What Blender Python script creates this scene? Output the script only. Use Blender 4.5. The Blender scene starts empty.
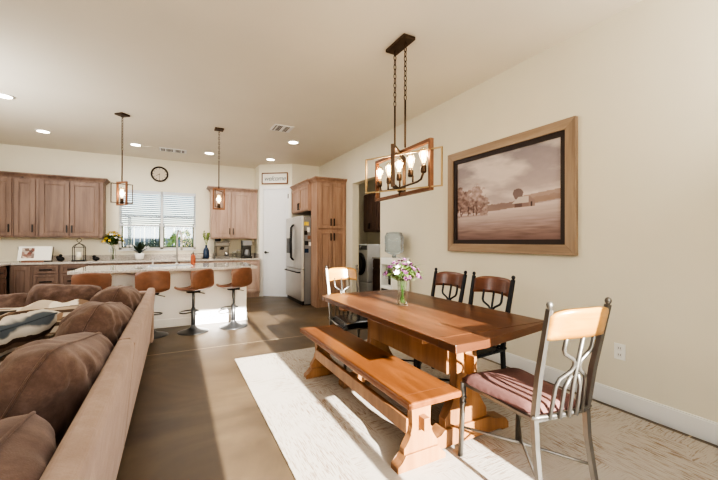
import bpy, bmesh, math, random
from math import sin, cos, pi, radians as RAD, sqrt
from mathutils import Vector, Matrix, noise as MN
random.seed(7)
SC = bpy.context.scene
COL = SC.collection

# ------------------------------------------------------------ materials
def lin(c):
    return tuple(((v/255)/12.92 if v/255 <= .04045 else ((v/255+.055)/1.055)**2.4) for v in c)
MATS = {}
def newmat(name):
    m = bpy.data.materials.new(name); m.use_nodes = True
    nt = m.node_tree; b = nt.nodes['Principled BSDF']
    MATS[name] = m
    return m, nt, b
def N(nt, t, **kw):
    n = nt.nodes.new(t)
    for k, v in kw.items():
        if k in n.inputs: n.inputs[k].default_value = v
        else: setattr(n, k, v)
    return n
def mapping(nt, scale=(1,1,1), rot=(0,0,0), src='Object'):
    tc = nt.nodes.new('ShaderNodeTexCoord'); mp = nt.nodes.new('ShaderNodeMapping')
    mp.inputs['Scale'].default_value = scale; mp.inputs['Rotation'].default_value = rot
    nt.links.new(tc.outputs[src], mp.inputs['Vector']); return mp.outputs['Vector']
def ramp(nt, fac, stops):
    r = nt.nodes.new('ShaderNodeValToRGB'); e = r.color_ramp.elements
    while len(e) < len(stops): e.new(0.5)
    for i, (p, c) in enumerate(stops):
        e[i].position = p; e[i].color = (*c, 1)
    nt.links.new(fac, r.inputs['Fac']); return r.outputs['Color']
def mixc(nt, fac, a, b, mode='MIX'):
    m = nt.nodes.new('ShaderNodeMix'); m.data_type = 'RGBA'; m.blend_type = mode
    for sock, v in ((m.inputs[0], fac), (m.inputs[6], a), (m.inputs[7], b)):
        if hasattr(v, 'links'): nt.links.new(v, sock)
        elif isinstance(v, (int, float)): sock.default_value = v
        else: sock.default_value = (*v, 1)
    return m.outputs[2]
def bump(nt, b, h, strength=.3, dist=.01):
    n = nt.nodes.new('ShaderNodeBump'); n.inputs['Strength'].default_value = strength
    n.inputs['Distance'].default_value = dist
    nt.links.new(h, n.inputs['Height']); nt.links.new(n.outputs['Normal'], b.inputs['Normal'])
def plain(name, col, rough=.5, metal=0, var=.06, scale=8, bmp=0, spec=.5, **kw):
    m, nt, b = newmat(name)
    v = mapping(nt)
    n = N(nt, 'ShaderNodeTexNoise', Scale=scale, Detail=4.0); nt.links.new(v, n.inputs['Vector'])
    c = lin(col)
    lo = tuple(x*(1-var) for x in c); hi = tuple(min(1, x*(1+var)) for x in c)
    nt.links.new(ramp(nt, n.outputs['Fac'], [(.3, lo), (.7, hi)]), b.inputs['Base Color'])
    b.inputs['Roughness'].default_value = rough; b.inputs['Metallic'].default_value = metal
    b.inputs['Specular IOR Level'].default_value = spec
    for k, vv in kw.items(): b.inputs[k].default_value = vv
    if bmp: bump(nt, b, n.outputs['Fac'], bmp)
    return m
def glow(name, col, strength):
    m, nt, b = newmat(name)
    b.inputs['Base Color'].default_value = (*lin(col), 1)
    b.inputs['Emission Color'].default_value = (*lin(col), 1)
    b.inputs['Emission Strength'].default_value = strength
    return m
def wood(name, dark, mid, light, axis='z', rough=.45, grain=1.0, knots=True, spec=.5, coat=0):
    m, nt, b = newmat(name)
    s = {'x': (1.2, 14, 14), 'y': (14, 1.2, 14), 'z': (14, 14, 1.2)}[axis]
    v = mapping(nt, tuple(q*grain for q in s))
    n1 = N(nt, 'ShaderNodeTexNoise', Scale=1.0, Detail=6.0, Roughness=.6, Distortion=.6); nt.links.new(v, n1.inputs['Vector'])
    v2 = mapping(nt, tuple(q*grain*.22 for q in s))
    n2 = N(nt, 'ShaderNodeTexNoise', Scale=1.0, Detail=2.0); nt.links.new(v2, n2.inputs['Vector'])
    add = N(nt, 'ShaderNodeMath', operation='ADD'); nt.links.new(n1.outputs['Fac'], add.inputs[0]); nt.links.new(n2.outputs['Fac'], add.inputs[1])
    hlf = N(nt, 'ShaderNodeMath', operation='MULTIPLY'); hlf.inputs[1].default_value = .5; nt.links.new(add.outputs[0], hlf.inputs[0])
    c = ramp(nt, hlf.outputs[0], [(.32, lin(dark)), (.5, lin(mid)), (.68, lin(light))])
    if knots:
        k = {'x': (1, 2.6, 2.6), 'y': (2.6, 1, 2.6), 'z': (3.6, 3.6, 1.9)}[axis]
        v3 = mapping(nt, k); vo = N(nt, 'ShaderNodeTexVoronoi', Scale=1.0, Randomness=1.0); nt.links.new(v3, vo.inputs['Vector'])
        kc = ramp(nt, vo.outputs['Distance'], [(0, (1, 1, 1)), (.045, (.9, .9, .9)), (.10, (0, 0, 0))])
        c = mixc(nt, kc, c, tuple(x*.45 for x in lin(dark)))
    nt.links.new(c, b.inputs['Base Color'])
    b.inputs['Roughness'].default_value = rough; b.inputs['Specular IOR Level'].default_value = spec
    b.inputs['Coat Weight'].default_value = coat; b.inputs['Coat Roughness'].default_value = .18
    bump(nt, b, n1.outputs['Fac'], .08, .004)
    return m

M = MATS
plain('wall_paint', (222, 216, 198), .85, var=.015, scale=3, bmp=.02)
plain('wall_paint_kitchen', (236, 231, 214), .85, var=.015, scale=3, bmp=.02)
plain('ceiling_paint', (236, 229, 214), .7, var=.02, scale=1.2)
plain('white_trim', (232, 232, 230), .45, var=.01)
plain('island_paint', (250, 250, 250), .5, var=.01)
plain('door_paint', (226, 228, 232), .4, var=.01)
wood('alder_grey', (98, 77, 66), (130, 106, 93), (150, 126, 111), 'z', .5)
wood('alder_pale', (150, 126, 114), (178, 154, 141), (196, 174, 160), 'z', .5, knots=False)
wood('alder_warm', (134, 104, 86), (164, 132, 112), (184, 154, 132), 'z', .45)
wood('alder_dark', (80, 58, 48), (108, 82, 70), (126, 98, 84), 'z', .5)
wood('table_wood', (66, 39, 25), (92, 58, 37), (118, 78, 50), 'y', .32, coat=.12, grain=.9, spec=.4)
wood('table_dark', (62, 37, 25), (90, 57, 37), (116, 76, 50), 'x', .35, coat=.1, spec=.4)
wood('bench_wood', (84, 48, 27), (118, 74, 42), (146, 94, 56), 'y', .32, coat=.12, grain=.9, spec=.4)
wood('trestle_wood', (112, 78, 50), (144, 104, 70), (168, 128, 92), 'z', .45, knots=False)
wood('slat_wood_lit', (142, 96, 46), (184, 136, 68), (208, 164, 92), 'x', .3, coat=.3)  # chair slat wood with sunlight put into its colour
wood('slat_wood_shaded', (76, 42, 28), (106, 62, 42), (128, 80, 56), 'x', .3, coat=.3)  # same slat wood, shade put into its colour
wood('frame_wood', (128, 108, 90), (156, 134, 112), (176, 156, 134), 'y', .5, knots=False, grain=1.4)
wood('frame_wood_upright', (128, 108, 90), (156, 134, 112), (176, 156, 134), 'z', .5, knots=False, grain=1.4)
plain('dark_liner', (44, 30, 26), .5)
plain('pewter_lit', (118, 116, 112), .38, .75, .08, 20)  # chair metal, lightened in colour as if sunlit
plain('pewter_shaded', (50, 52, 58), .35, .6, .08, 20)  # same chair metal, darkened in colour for the shaded wall side
plain('bronze', (84, 66, 52), .42, .75, .1, 20)
plain('bronze_brown', (120, 82, 58), .45, .45, .1, 20)
plain('brass_thin', (190, 164, 122), .35, .7, .1, 20)
plain('black_metal', (26, 25, 26), .4, .4)
plain('stool_metal', (96, 97, 98), .33, .8)
plain('stool_leather', (132, 92, 72), .35, 0, .14, 14, bmp=.05, spec=.6)
plain('stool_edge', (70, 40, 28), .5)
plain('stool_seat_grey', (150, 140, 132), .5)
plain('black_leather', (22, 24, 30), .22, 0, .1)
plain('mauve_fabric', (112, 80, 76), .8, 0, .08, 60, bmp=.1)
plain('stainless', (208, 206, 202), .33, .75, .04, 3)
plain('stainless_dark', (136, 137, 140), .4, .4, .05, 3)
plain('machine_steel', (104, 102, 100), .35, .5, .2, 30)
plain('chrome', (200, 200, 200), .15, 1, 0)
plain('appliance_white', (232, 232, 232), .3, 0, .01)
plain('black_plastic', (22, 22, 24), .3)
plain('plastic_white', (236, 236, 232), .4, 0, .01)
plain('ceramic_white', (236, 234, 230), .25, 0, .01)
plain('ceramic_blue', (38, 58, 86), .25, 0, .08)
plain('terracotta', (176, 96, 66), .5)
plain('leaf', (70, 104, 46), .5, 0, .3, 20)
plain('leaf_light', (128, 150, 76), .5, 0, .3, 20)
plain('leaf_mid', (104, 128, 66), .5, 0, .35, 20)
plain('leaf_dark', (44, 62, 36), .6, 0, .4, 6)
plain('petal_yellow', (226, 196, 70), .6, 0, .15, 30)
plain('petal_white', (240, 236, 232), .6, 0, .04)
plain('petal_purple', (100, 50, 90), .6, 0, .25, 30)
plain('petal_lilac', (138, 84, 132), .6, 0, .2, 30)
plain('petal_pink', (222, 130, 150), .6, 0, .2, 30)
plain('soil_dark', (40, 32, 26), .9)
plain('paper', (240, 238, 232), .7, 0, .02)
plain('candle_wax', (240, 232, 212), .5, 0, .02)
plain('clock_face', (214, 204, 186), .6, 0, .03)
plain('clock_rim', (44, 30, 22), .5, .2)
plain('vent_white', (240, 238, 236), .5, 0, .01)
plain('vent_slot', (70, 64, 60), .8)
plain('grass', (120, 128, 84), .9, 0, .3, 3)
plain('gravel', (110, 104, 96), .9, 0, .15, 8)
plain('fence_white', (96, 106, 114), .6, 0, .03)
plain('gutter_dark', (70, 80, 60), .6)
plain('void_black', (8, 8, 8), .8)
glow('bulb_glow', (255, 226, 178), 7.0)
glow('can_glow', (255, 246, 228), 14.0)

def glassmat(name, col=(1, 1, 1), rough=0.0, alpha=.3):
    m, nt, b = newmat(name)
    b.inputs['Base Color'].default_value = (*col, 1)
    b.inputs['Roughness'].default_value = rough
    b.inputs['IOR'].default_value = 1.45
    b.inputs['Transmission Weight'].default_value = 1.0
    out = nt.nodes['Material Output']; mx = nt.nodes.new('ShaderNodeMixShader')
    tr = nt.nodes.new('ShaderNodeBsdfTransparent'); tr.inputs['Color'].default_value = (*col, 1)
    mx.inputs[0].default_value = alpha
    nt.links.new(tr.outputs[0], mx.inputs[1]); nt.links.new(b.outputs[0], mx.inputs[2])
    nt.links.new(mx.outputs[0], out.inputs['Surface'])
    return m
glassmat('clear_glass', (.97, .98, .97), 0, .18)
glassmat('vase_glass', (.96, .98, .97), 0, .3)
glassmat('bulb_glass', (1, .93, .8), 0, .15)
glassmat('bottle_plastic', (.74, .84, .93), .12, .7)

# granite / quartz counter
m, nt, b = newmat('quartz')
v = mapping(nt); n = N(nt, 'ShaderNodeTexNoise', Scale=60.0, Detail=5.0); nt.links.new(v, n.inputs['Vector'])
n2 = N(nt, 'ShaderNodeTexNoise', Scale=5.0, Detail=3.0); nt.links.new(v, n2.inputs['Vector'])
c = ramp(nt, n.outputs['Fac'], [(.35, lin((150, 144, 138))), (.55, lin((206, 200, 194))), (.7, lin((226, 222, 216)))])
nt.links.new(mixc(nt, n2.outputs['Fac'], c, lin((200, 192, 184))), b.inputs['Base Color'])
b.inputs['Roughness'].default_value = .08
# concrete floor
m, nt, b = newmat('stained_concrete')
v = mapping(nt)
n = N(nt, 'ShaderNodeTexNoise', Scale=.9, Detail=7.0, Roughness=.62, Distortion=.8); nt.links.new(v, n.inputs['Vector'])
n2 = N(nt, 'ShaderNodeTexNoise', Scale=3.0, Detail=3.0, Roughness=.5); nt.links.new(v, n2.inputs['Vector'])
c1 = ramp(nt, n.outputs['Fac'], [(.34, lin((54, 43, 31))), (.5, lin((82, 67, 49))), (.66, lin((110, 94, 70)))])
c2 = ramp(nt, n2.outputs['Fac'], [(.3, lin((74, 62, 48))), (.7, lin((128, 112, 90)))])
c = mixc(nt, .3, c1, c2)
sep = nt.nodes.new('ShaderNodeSeparateXYZ'); nt.links.new(v, sep.inputs[0])
def line_mask(sock, at, w):
    s = N(nt, 'ShaderNodeMath', operation='SUBTRACT'); s.inputs[1].default_value = at; nt.links.new(sock, s.inputs[0])
    a = N(nt, 'ShaderNodeMath', operation='ABSOLUTE'); nt.links.new(s.outputs[0], a.inputs[0])
    l = N(nt, 'ShaderNodeMath', operation='LESS_THAN'); l.inputs[1].default_value = w; nt.links.new(a.outputs[0], l.inputs[0])
    return l.outputs[0]
for at in (4.45, 1.0, 7.9):
    c = mixc(nt, line_mask(sep.outputs[1], at, .006), c, lin((176, 158, 132)))
nt.links.new(c, b.inputs['Base Color'])
rr = ramp(nt, n2.outputs['Fac'], [(.3, (.34,)*3), (.7, (.44,)*3)]); nt.links.new(rr, b.inputs['Roughness'])
b.inputs['Specular IOR Level'].default_value = .5
# rug: cream with brown streaks laid in alternating blocks
m, nt, b = newmat('rug_pile')
v = mapping(nt)
vx = mapping(nt, (14, 190, 1)); vy = mapping(nt, (190, 14, 1))
nx = N(nt, 'ShaderNodeTexNoise', Scale=1.0, Detail=3.0); nt.links.new(vx, nx.inputs['Vector'])
ny = N(nt, 'ShaderNodeTexNoise', Scale=1.0, Detail=3.0); nt.links.new(vy, ny.inputs['Vector'])
vb = mapping(nt, (3.2, 3.2, 3.2)); ck = N(nt, 'ShaderNodeTexVoronoi', Scale=1.0, distance='CHEBYCHEV', Randomness=.55); nt.links.new(vb, ck.inputs['Vector'])
sepc = nt.nodes.new('ShaderNodeSeparateXYZ'); nt.links.new(ck.outputs['Color'], sepc.inputs[0])
gt = N(nt, 'ShaderNodeMath', operation='GREATER_THAN'); gt.inputs[1].default_value = .55; nt.links.new(sepc.outputs[0], gt.inputs[0])
st = mixc(nt, gt.outputs[0], nx.outputs['Color'], ny.outputs['Color'])
bw = nt.nodes.new('ShaderNodeRGBToBW'); nt.links.new(st, bw.inputs[0])
nl = N(nt, 'ShaderNodeTexNoise', Scale=2.2, Detail=3.0); nt.links.new(v, nl.inputs['Vector'])
wear = ramp(nt, nl.outputs['Fac'], [(.36, (.10,)*3), (.62, (1,)*3)])
streak = ramp(nt, bw.outputs[0], [(.50, (0,)*3), (.60, (1,)*3)])
f2 = N(nt, 'ShaderNodeMath', operation='MULTIPLY'); nt.links.new(streak, f2.inputs[0]); nt.links.new(wear, f2.inputs[1])
nt.links.new(mixc(nt, f2.outputs[0], lin((186, 180, 171)), lin((138, 116, 98))), b.inputs['Base Color'])
b.inputs['Roughness'].default_value = .95; b.inputs['Specular IOR Level'].default_value = .1
nf = N(nt, 'ShaderNodeTexNoise', Scale=160.0, Detail=2.0); nt.links.new(v, nf.inputs['Vector'])
bump(nt, b, bw.outputs[0], .35, .01)
# brown velour upholstery
def velour(name, c0, c1, c2):
    m, nt, b = newmat(name)
    v = mapping(nt)
    n = N(nt, 'ShaderNodeTexNoise', Scale=6.0, Detail=8.0, Roughness=.75, Distortion=.2); nt.links.new(v, n.inputs['Vector'])
    n2 = N(nt, 'ShaderNodeTexNoise', Scale=220.0, Detail=2.0); nt.links.new(v, n2.inputs['Vector'])
    c = ramp(nt, n.outputs['Fac'], [(.3, lin(c0)), (.52, lin(c1)), (.7, lin(c2))])
    nt.links.new(c, b.inputs['Base Color'])
    b.inputs['Roughness'].default_value = .9; b.inputs['Sheen Weight'].default_value = .35
    b.inputs['Sheen Roughness'].default_value = .5; b.inputs['Specular IOR Level'].default_value = .15
    b.inputs['Sheen Tint'].default_value = (.9, .75, .68, 1)
    bump(nt, b, n2.outputs['Fac'], .25, .003)
velour('sofa_velour', (142, 122, 110), (156, 136, 124), (170, 150, 138))
velour('cushion_velour', (74, 57, 51), (102, 82, 74), (128, 106, 97))
# striped knits
def striped(name, axis, cols, scale, warp=.12):
    m, nt, b = newmat(name)
    v = mapping(nt)
    sp = nt.nodes.new('ShaderNodeSeparateXYZ'); nt.links.new(v, sp.inputs[0])
    n = N(nt, 'ShaderNodeTexNoise', Scale=3.0, Detail=3.0); nt.links.new(v, n.inputs['Vector'])
    a = N(nt, 'ShaderNodeMath', operation='MULTIPLY_ADD'); a.inputs[1].default_value = warp
    nt.links.new(n.outputs['Fac'], a.inputs[0]); nt.links.new(sp.outputs[axis], a.inputs[2])
    s = N(nt, 'ShaderNodeMath', operation='MULTIPLY'); s.inputs[1].default_value = scale; nt.links.new(a.outputs[0], s.inputs[0])
    fr = N(nt, 'ShaderNodeMath', operation='FRACT'); nt.links.new(s.outputs[0], fr.inputs[0])
    k = len(cols)
    r = nt.nodes.new('ShaderNodeValToRGB'); r.color_ramp.interpolation = 'LINEAR'; e = r.color_ramp.elements
    stops = []
    for i, cc in enumerate(cols): stops += [(i/k+.012, cc), ((i+1)/k-.012, cc)]
    while len(e) < len(stops): e.new(.5)
    for i, (p, cc) in enumerate(stops): e[i].position = p; e[i].color = (*lin(cc), 1)
    nt.links.new(fr.outputs[0], r.inputs['Fac'])
    nt.links.new(r.outputs['Color'], b.inputs['Base Color'])
    b.inputs['Roughness'].default_value = .95; b.inputs['Specular IOR Level'].default_value = .1
    n3 = N(nt, 'ShaderNodeTexNoise', Scale=90.0, Detail=2.0); nt.links.new(v, n3.inputs['Vector'])
    bump(nt, b, n3.outputs['Fac'], .5, .006)
striped('blanket_tan', 1, [(206, 192, 174), (150, 128, 108), (220, 210, 196), (92, 76, 66), (186, 168, 148), (60, 54, 52), (200, 188, 170), (120, 104, 92)], 1.9)
striped('blanket_blue', 1, [(214, 208, 198), (96, 104, 112), (178, 190, 194), (70, 66, 66), (206, 196, 182), (128, 106, 92), (88, 72, 62)], 2.0, .08)
striped('knit_stripes', 2, [(214, 208, 198), (96, 104, 112), (178, 190, 194), (70, 66, 66), (190, 196, 196), (110, 118, 124), (206, 196, 182), (128, 106, 92), (88, 72, 62)], 4.6, .05)
striped('blanket_cream', 0, [(222, 212, 196), (196, 182, 164), (232, 224, 210), (150, 126, 106)], 1.6)

# ------------------------------------------------------------ mesh helper
class MB:
    def __init__(s): s.bm = bmesh.new(); s.sm = set()
    def _add(s, vs, fs, mtx=None, smooth=False):
        bv = [s.bm.verts.new(mtx @ Vector(v) if mtx else Vector(v)) for v in vs]
        out = []
        for f in fs:
            try:
                q = s.bm.faces.new([bv[i] for i in f]); q.smooth = smooth; out.append(q)
            except ValueError: pass
        return bv, out
    def box(s, x0, x1, y0, y1, z0, z1, bev=0, mtx=None):
        if bev:
            t = bmesh.new(); bmesh.ops.create_cube(t, size=1)
            for v in t.verts: v.co = Vector(((x0+x1)/2+v.co.x*(x1-x0), (y0+y1)/2+v.co.y*(y1-y0), (z0+z1)/2+v.co.z*(z1-z0)))
            bmesh.ops.bevel(t, geom=list(t.edges), offset=bev, segments=2, affect='EDGES', profile=.5)
            t.verts.index_update()
            s._add([v.co.copy() for v in t.verts], [[v.index for v in f.verts] for f in t.faces], mtx, False); t.free()
            return s
        vs = [(x, y, z) for x in (x0, x1) for y in (y0, y1) for z in (z0, z1)]
        fs = [(0,1,3,2), (4,6,7,5), (0,4,5,1), (2,3,7,6), (0,2,6,4), (1,5,7,3)]
        s._add(vs, fs, mtx); return s
    def tube(s, pts, r, n=8, caps=True, mtx=None, smooth=True, flat=None):
        pts = [Vector(p) for p in pts]; rs = r if isinstance(r, (list, tuple)) else [r]*len(pts)
        up = None; rings = []; vs = []
        for i, p in enumerate(pts):
            a = pts[max(i-1, 0)]; c = pts[min(i+1, len(pts)-1)]
            t = (c-a).normalized()
            if up is None:
                up = Vector((0, 0, 1)) if abs(t.z) < .9 else Vector((0, 1, 0))
            u = t.cross(up)
            if u.length < 1e-5: u = t.cross(Vector((1, 0, 0)))
            u.normalize(); w = u.cross(t).normalized(); up = w
            for k in range(n):
                ang = 2*pi*k/n + (pi/4 if n == 4 else 0)
                vs.append(p+u*cos(ang)*rs[i]+w*sin(ang)*rs[i]*(flat or 1))
        fs = []
        for i in range(len(pts)-1):
            for k in range(n):
                fs.append((i*n+k, i*n+(k+1) % n, (i+1)*n+(k+1) % n, (i+1)*n+k))
        if caps:
            fs.append(tuple(range(n))[::-1]); fs.append(tuple((len(pts)-1)*n+k for k in range(n)))
        s._add(vs, fs, mtx, smooth and n > 4); return s
    def cyl(s, c, r, h, n=20, r2=None, mtx=None, smooth=True):
        return s.lathe([(r, 0), (r if r2 is None else r2, h)], c, n, mtx, caps=True, smooth=smooth)
    def lathe(s, prof, c=(0,0,0), n=20, mtx=None, caps=True, smooth=True):
        vs = []; fs = []
        for (r, z) in prof:
            for k in range(n):
                a = 2*pi*k/n; vs.append((c[0]+r*cos(a), c[1]+r*sin(a), c[2]+z))
        for i in range(len(prof)-1):
            for k in range(n): fs.append((i*n+k, i*n+(k+1) % n, (i+1)*n+(k+1) % n, (i+1)*n+k))
        bv, ff = s._add(vs, fs, mtx, smooth)
        if caps:
            for ring in (0, len(prof)-1):
                if prof[ring][0] > 1e-4:
                    try:
                        q = s.bm.faces.new([bv[ring*n+k] for k in range(n)][::(-1 if ring == 0 else 1)]); q.smooth = False
                    except ValueError: pass
        return s
    def prism(s, poly, d0, d1, plane='xz', mtx=None, bev=0):
        # poly in plane, extruded along remaining axis
        def P(a, b_, d): return {'xz': (a, d, b_), 'yz': (d, a, b_), 'xy': (a, b_, d)}[plane]
        n = len(poly)
        t = bmesh.new()
        v0 = [t.verts.new(P(a, b_, d0)) for a, b_ in poly]; v1 = [t.verts.new(P(a, b_, d1)) for a, b_ in poly]
        t.faces.new(v0[::-1]); t.faces.new(v1)
        for i in range(n): t.faces.new((v0[i], v0[(i+1) % n], v1[(i+1) % n], v1[i]))
        if bev: bmesh.ops.bevel(t, geom=list(t.edges), offset=bev, segments=2, affect='EDGES', profile=.5)
        t.verts.index_update()
        s._add([v.co.copy() for v in t.verts], [[v.index for v in f.verts] for f in t.faces], mtx, False); t.free()
        return s
    def ball(s, c, r, n=10, scale=(1, 1, 1), mtx=None):
        vs = []; fs = []; m_ = max(4, n//2+1)
        for i in range(m_+1):
            th = pi*i/m_
            for k in range(n):
                a = 2*pi*k/n
                vs.append((c[0]+r*scale[0]*sin(th)*cos(a), c[1]+r*scale[1]*sin(th)*sin(a), c[2]+r*scale[2]*cos(th)))
        for i in range(m_):
            for k in range(n): fs.append((i*n+k, (i+1)*n+k, (i+1)*n+(k+1) % n, i*n+(k+1) % n))
        s._add(vs, fs, mtx, True); return s
    def grid(s, fn, nu, nv, smooth=True, mtx=None, closed=False):
        vs = [fn(i/nu, j/nv) for j in range(nv+1) for i in range(nu+1)]
        fs = [(j*(nu+1)+i, j*(nu+1)+i+1, (j+1)*(nu+1)+i+1, (j+1)*(nu+1)+i) for j in range(nv) for i in range(nu)]
        s._add(vs, fs, mtx, smooth); return s
    def build(s, name, mat, parent=None, loc=None, rz=0, weld=True):
        if weld: bmesh.ops.remove_doubles(s.bm, verts=list(s.bm.verts), dist=1e-5)
        bmesh.ops.recalc_face_normals(s.bm, faces=list(s.bm.faces))
        me = bpy.data.meshes.new(name); s.bm.to_mesh(me); s.bm.free()
        me.materials.append(M[mat] if isinstance(mat, str) else mat)
        o = bpy.data.objects.new(name, me); COL.objects.link(o)
        if parent: o.parent = parent
        if loc: o.location = loc
        if rz: o.rotation_euler = (0, 0, rz)
        return o
def thing(name, label, cat, loc=(0, 0, 0), rz=0, group=None):
    o = bpy.data.objects.new(name, None); o.empty_display_size = .1; COL.objects.link(o)
    o.location = loc; o.rotation_euler = (0, 0, rz); o['label'] = label; o['category'] = cat
    if group: o['group'] = group
    return o
def tag(o, label, cat, group=None, kind=None):
    o['label'] = label; o['category'] = cat
    if group: o['group'] = group
    if kind: o['kind'] = kind
    return o
def struct(o, label=None, cat=None):
    o['kind'] = 'structure'
    if label: o['label'] = label
    if cat: o['category'] = cat
    return o
def copy_tree(root, loc, rz=0, label=None, group=None):
    r = root.copy(); COL.objects.link(r); r.location = loc; r.rotation_euler = (0, 0, rz)
    if label: r['label'] = label
    if group: r['group'] = group
    def rec(src, dst):
        for ch in list(src.children):
            c = ch.copy(); COL.objects.link(c); c.parent = dst; rec(ch, c)
    rec(root, r); return r
def swap(o, old, new):
    for q in o.children_recursive:
        if q.type == 'MESH' and q.material_slots and q.material_slots[0].material == M[old]:
            q.data = q.data.copy(); q.data.materials[0] = M[new]

# ------------------------------------------------------------ dimensions
XW, YB, XL, YF, H = 2.98, 8.60, -3.10, -0.55, 3.0
WT = .14
# ------------------------------------------------------------ room shell
struct(MB().box(XL-.2, 5.4, YF-2.5, YB+.2, -.12, 0).build('floor', 'stained_concrete'), 'brown stained concrete floor with a satin sheen', 'floor')
struct(MB().box(XL-.2, 5.4, YF-.2, YB+.2, H, H+.12).build('ceiling', 'ceiling_paint'), 'smooth flat beige painted ceiling', 'ceiling')
# back wall with the window hole
WX0, WX1, WZ0, WZ1 = -1.01, .42, 1.07, 2.31
w = MB().box(XL, WX0, YB, YB+WT, 0, H).box(WX1, 1.84, YB, YB+WT, 0, H).box(WX0, WX1, YB, YB+WT, 0, WZ0).box(WX0, WX1, YB, YB+WT, WZ1, H)
struct(w.build('wall_back', 'wall_paint_kitchen'), 'cream kitchen wall holding the window', 'wall')
# right wall with the laundry opening
LY0, LY1, LZ = 4.90, 5.92, 2.35
w = MB().box(XW, XW+WT, YF, LY0, 0, H).box(XW, XW+WT, LY1, YB, 0, H).box(XW, XW+WT, LY0, LY1, LZ, H)
struct(w.build('wall_right', 'wall_paint'), 'plain beige dining wall with the laundry opening', 'wall')
struct(MB().box(XL-WT, XL, YF, YB, 0, H).build('wall_left', 'wall_paint'), 'beige side wall of the room', 'wall')
# front wall (behind the camera): sliding glass door opening
OX0, OX1, OZ = .18, 1.70, 2.42
w = MB().box(XL, OX0, YF-WT, YF, 0, H).box(OX1, XW+WT, YF-WT, YF, 0, H).box(OX0, OX1, YF-WT, YF, OZ, H)
struct(w.build('wall_front', 'wall_paint'), 'beige wall around the sliding patio door', 'wall')
dt = thing('door_2', 'sliding glass patio door with two tall panes', 'door', (0, YF-.07, 0)); dt['kind'] = 'structure'
d = MB().box(OX0, OX0+.05, -.03, .03, 0, OZ).box(OX1-.05, OX1, -.03, .03, 0, OZ).box(.97, 1.05, -.03, .03, 0, OZ).box(OX0, OX1, -.03, .03, OZ-.05, OZ).box(OX0, OX1, -.03, .03, 0, .04)
d.build('door_frame', 'white_trim', dt)
# corner pantry walls: return, angled wall, and the wall behind the refrigerator
pa, pb_ = Vector((1.70, 8.10)), Vector((2.33, 7.65))
dvec = (pb_-pa).normalized(); nrm = Vector((dvec.y, -dvec.x))      # nrm points to the camera side
if nrm.y > 0: nrm = -nrm
ang = math.atan2(dvec.y, dvec.x)
LD = (pb_-pa).length
D0, D1, DH = .10, .70, 2.44
w = MB().box(1.70, 1.82, 8.10, YB, 0, H)
m_ = Matrix.Translation((pa.x, pa.y, 0)) @ Matrix.Rotation(ang, 4, 'Z')
w.box(0, D0, 0, .1, 0, H, mtx=m_).box(D1, LD, 0, .1, 0, H, mtx=m_).box(D0, D1, 0, .1, DH, H, mtx=m_)
w.box(2.33, XW, 7.65, 7.77, 0, H)
struct(w.build('wall_corner', 'wall_paint_kitchen'), 'cream angled wall of the corner pantry', 'wall')
dr = thing('door_1', 'tall white pantry door set in the angled corner wall', 'door', (pa.x, pa.y, 0), ang); dr['kind'] = 'structure'
q = MB().box(D0, D1, .0, .04, .01, DH)
for (z0, z1) in ((.18, .98), (1.12, DH-.16)):
    q.box(D0+.08, D1-.08, -.004, .0, z0, z0+.03).box(D0+.08, D1-.08, -.004, 0, z1-.03, z1).box(D0+.08, D0+.11, -.004, 0, z0, z1).box(D1-.11, D1-.08, -.004, 0, z0, z1)
q.build('door_panel', 'door_paint', dr)
MB().box(D0-.075, D0, -.018, 0, 0, DH+.07).box(D1, D1+.06, -.018, 0, 0, DH+.07).box(D0, D1, -.018, 0, DH, DH+.07).build('door_casing', 'white_trim', dr)
hd = MB().tube([(D0+.06, -.001, 1.0), (D0+.06, -.05, 1.0)], .012, 8).tube([(D0+.06, -.05, 1.0), (D0+.15, -.052, 1.0)], .010, 8).lathe([(.03, 0), (.03, .01)], (0, 0, 0), 14, Matrix.Translation((D0+.06, 0, 1.0)) @ Matrix.Rotation(pi/2, 4, 'X'))
hd.build('door_handle', 'black_metal', dr)
for z in (.25, 2.22): MB().box(D1-.022, D1-.002, -.012, .0, z, z+.1).build('door_hinge', 'black_metal', dr)
# laundry room behind the opening
struct(MB().box(4.75, 4.87, 4.6, YB, 0, H).build('wall_laundry_right', 'wall_paint'), 'beige far wall of the laundry room', 'wall')
struct(MB().box(XW+WT, 4.75, YB-.1, YB, 0, H).build('wall_laundry_back', 'wall_paint'), 'beige end wall of the laundry room', 'wall')
struct(MB().box(XW+WT, 4.87, 4.48, 4.6, 0, H).build('wall_laundry_front', 'wall_paint'), 'beige near wall of the laundry room', 'wall')
# baseboards
struct(MB().box(XW-.016, XW, YF, LY0, 0, .125).box(XW-.011, XW, YF, LY0, .125, .135).build('baseboard_right', 'white_trim'))
struct(MB().box(XW-.016, XW, LY1, 6.19, 0, .13).build('baseboard_far_right', 'white_trim'))
struct(MB().box(0, D0-.075, -.016, 0, 0, .12).build('baseboard_corner', 'white_trim', None, (pa.x, pa.y, 0), ang))
struct(MB().box(XL, XL+.016, YF, 6.6, 0, .13).build('baseboard_left', 'white_trim'))
struct(MB().box(OX1, XW-.02, YF, YF+.016, 0, .13).box(XL+.02, OX0, YF, YF+.016, 0, .13).build('baseboard_front', 'white_trim'))

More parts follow.
